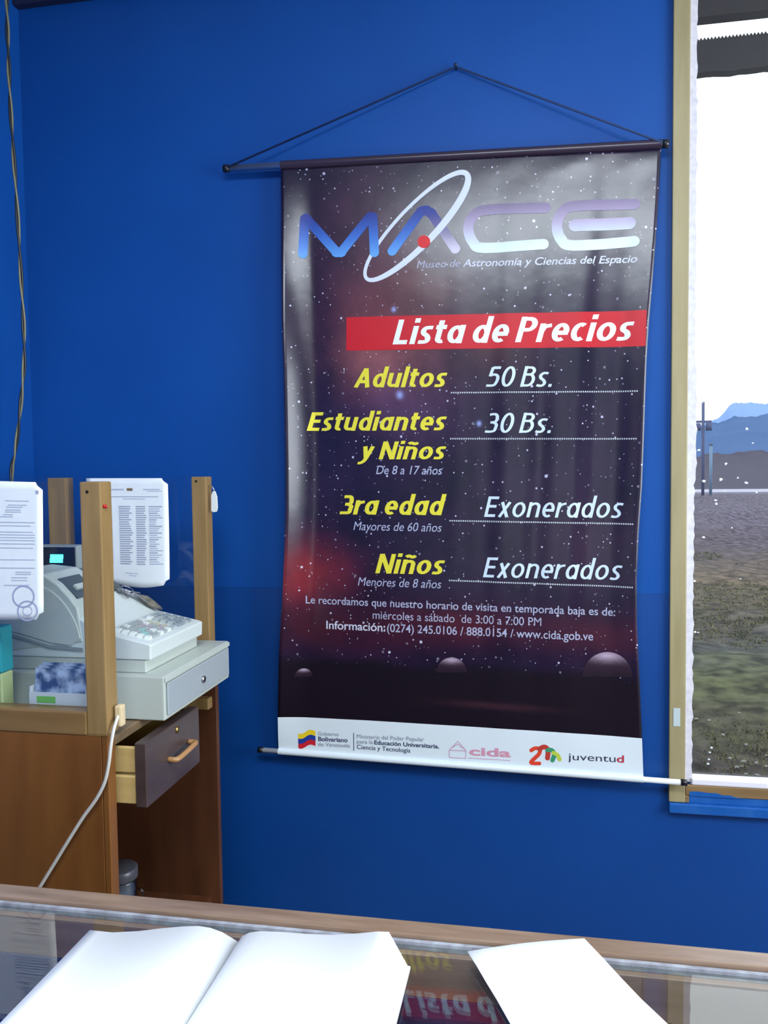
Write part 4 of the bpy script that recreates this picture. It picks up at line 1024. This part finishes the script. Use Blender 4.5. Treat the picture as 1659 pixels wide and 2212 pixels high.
# ------------------------------------------------------------------ display counter
CTZ = .93; cyB = .993; GT = .9215
ct = empty('display_counter', (-.2, .65, 0), 'wooden display counter with a reflecting glass top in the foreground', 'counter')
kx0, kx1, ky0 = -1.45, 1.15, .30
box('back_rail', (kx0, .9605, CTZ-.05), (kx1, cyB, CTZ), RAILW, ct, .003, 2)
box('inner_rail', (kx0+.05, .946, CTZ-.068), (kx1-.05, .9598, GT-.0065), RAILIN, ct, .001)
box('front_rail', (kx0, ky0, CTZ-.05), (kx1, ky0+.035, CTZ), RAILW, ct, .003, 2)
box('end_rail', (kx0, ky0+.0355, CTZ-.05), (kx0+.035, .96, CTZ), RAILW, ct, .003, 2)
box('end_rail', (kx1-.035, ky0+.0355, CTZ-.05), (kx1, .96, CTZ), RAILW, ct, .003, 2)
boxes('glass_top', [((kx0+.036, ky0+.036, GT-.006), (kx1-.036, .9540, GT))], CGLASS, ct)
box('glass_edge', (kx0+.036, .9542, GT-.006), (kx1-.036, .9602, GT+.0035), noisy('chipped_glass_edge', (.22, .22, .25), (.40, .42, .47), scale=(1, 1, 1), ns=60, rough=.4), ct, 0)
box('back_board', (kx0, .962, .10), (kx1, .978, CTZ-.0505), RAILW, ct, .001)
box('end_board', (kx0+.002, ky0+.02, .10), (kx0+.02, .96, CTZ-.0505), RAILW, ct, .001)
box('end_board', (kx1-.02, ky0+.02, .10), (kx1-.002, .96, CTZ-.0505), RAILW, ct, .001)
box('front_board', (kx0+.02, ky0+.002, .10), (kx1-.02, ky0+.02, CTZ-.0505), RAILW, ct, .001)
box('case_floor', (kx0+.021, ky0+.021, .60), (kx1-.021, .944, .62), VELVET, ct, 0)
box('case_lining', (kx0+.021, .9445, .621), (kx1-.021, .9595, CTZ-.0685), VELVET, ct, 0)
for x in (kx0+.01, kx1-.07):
    for y in (ky0+.01, .92): box('leg', (x, y, 0), (x+.06, y+.06, .10), RAILW, ct, .002)

# open book
bk = empty('open_book', (-.34, .70, GT), 'large open blank guest book lying on the glass counter', 'book')
def book():
    YB = .905; Yf = .50
    prof = [(195, 2019), (215, 2016), (245, 2018), (300, 2013), (350, 2007), (395, 2003), (430, 2002), (455, 2006), (480, 2015), (500, 2027), (514, 2036)]
    prof2 = [(516, 2036), (524, 2024), (540, 2016), (565, 2013), (610, 2015), (660, 2019), (720, 2021), (775, 2018), (815, 2014), (841, 2015)]
    pl = [on(x, y, 'Y', YB) for x, y in prof]; pr_ = [on(x, y, 'Y', YB) for x, y in prof2]
    fo = on(882, 2082, 'Z', GT+.004); fl = on(182, 2034, 'Z', GT+.004)
    zb = GT+.004
    for side, P_, outer in (('left', pl, -1), ('right', pr_, 1)):
        # page block: top profile, fanned fore edge outwards
        top = [(p.x, max(p.z, zb+.004)) for p in P_]
        if outer < 0: prof_ = [(min(fl.x, top[0][0]-.004), zb)] + top + [(top[-1][0], zb)]
        else: prof_ = [(top[0][0], zb)] + top + [(fo.x, zb)]
        bm = bmesh.new()
        ny = 10; rows = []
        for j in range(ny+1):
            y = Yf+(YB-Yf)*j/ny; row = []
            for (x, z) in prof_: row.append(bm.verts.new((x, y, z)))
            rows.append(row)
        for j in range(ny):
            for i in range(len(prof_)): a = rows[j]; b = rows[j+1]; i2 = (i+1) % len(prof_); bm.faces.new((a[i], b[i], b[i2], a[i2]))
        bm.faces.new(rows[0]); bm.faces.new(rows[-1][::-1])
        bmesh.ops.recalc_face_normals(bm, faces=bm.faces)
        frombm('page_block', bm, BOOKP, bk)
        # top loose leaf
        lt = [(x, z+.0012) for x, z in top]
        vs = []; fs = []
        for j in range(2):
            for (x, z) in lt: vs.append((x, Yf+.002 if j == 0 else YB-.001, z))
        n = len(lt)
        for i in range(n-1): fs.append((i, i+1, n+i+1, n+i))
        lf = mesh('page', vs, fs, BOOKP, bk, True)
        md = lf.modifiers.new('thickness', 'SOLIDIFY'); md.thickness = .0004; md.offset = 1
    # sheaf steps on the right fore edge
    t = pr_[-1]
    for k in range(1, 5):
        q = k/5; x = t.x+(fo.x-t.x)*q; z = t.z+(zb-t.z)*q
        box('page_sheaf', (x-.02, Yf+.001, z-.0004), (x+.0012, YB-.0015, z+.0004), BOOKP, bk, 0)
    box('cover', (fl.x-.004, Yf-.004, GT), (fo.x+.003, YB+.002, GT+.0035), mat('grey_book_cover', (.62, .66, .68), .6), bk, .0008)
book()
# loose sheet on the right
def sheet():
    tl = on(1010, 2057, 'Z', GT+.010); tr = on(1262, 2029, 'Z', GT+.016); 
    edge = [on(x, y, 'Z', z) for x, y, z in [(1262, 2029, GT+.016), (1300, 2069, GT+.013), (1345, 2118, GT+.008), (1385, 2160, GT+.005), (1440, 2212, GT+.003), (1475, 2246, GT+.003), (1540, 2306, GT+.003)]]
    edl = [on(x, y, 'Z', z) for x, y, z in [(1010, 2057, GT+.010), (1030, 2088, GT+.008), (1052, 2126, GT+.006), (1073, 2160, GT+.004), (1102, 2212, GT+.003), (1120, 2246, GT+.003), (1152, 2306, GT+.003)]]
    vs = []; fs = []; n = 8
    for a, b in zip(edl, edge):
        for i in range(n+1):
            u = i/n; p = a+(b-a)*u; vs.append((p.x, p.y, p.z+.0025*sin(pi*u)))
    for j in range(len(edge)-1):
        for i in range(n): k = j*(n+1)+i; fs.append((k, k+n+1, k+n+2, k+1))
    o = mesh('paper_sheet', vs, fs, BOOKP, None, True); tag(o, 'loose white sheet lying right of the open book on the counter', 'paper')
    md = o.modifiers.new('thickness', 'SOLIDIFY'); md.thickness = .0012; md.offset = 1
sheet()
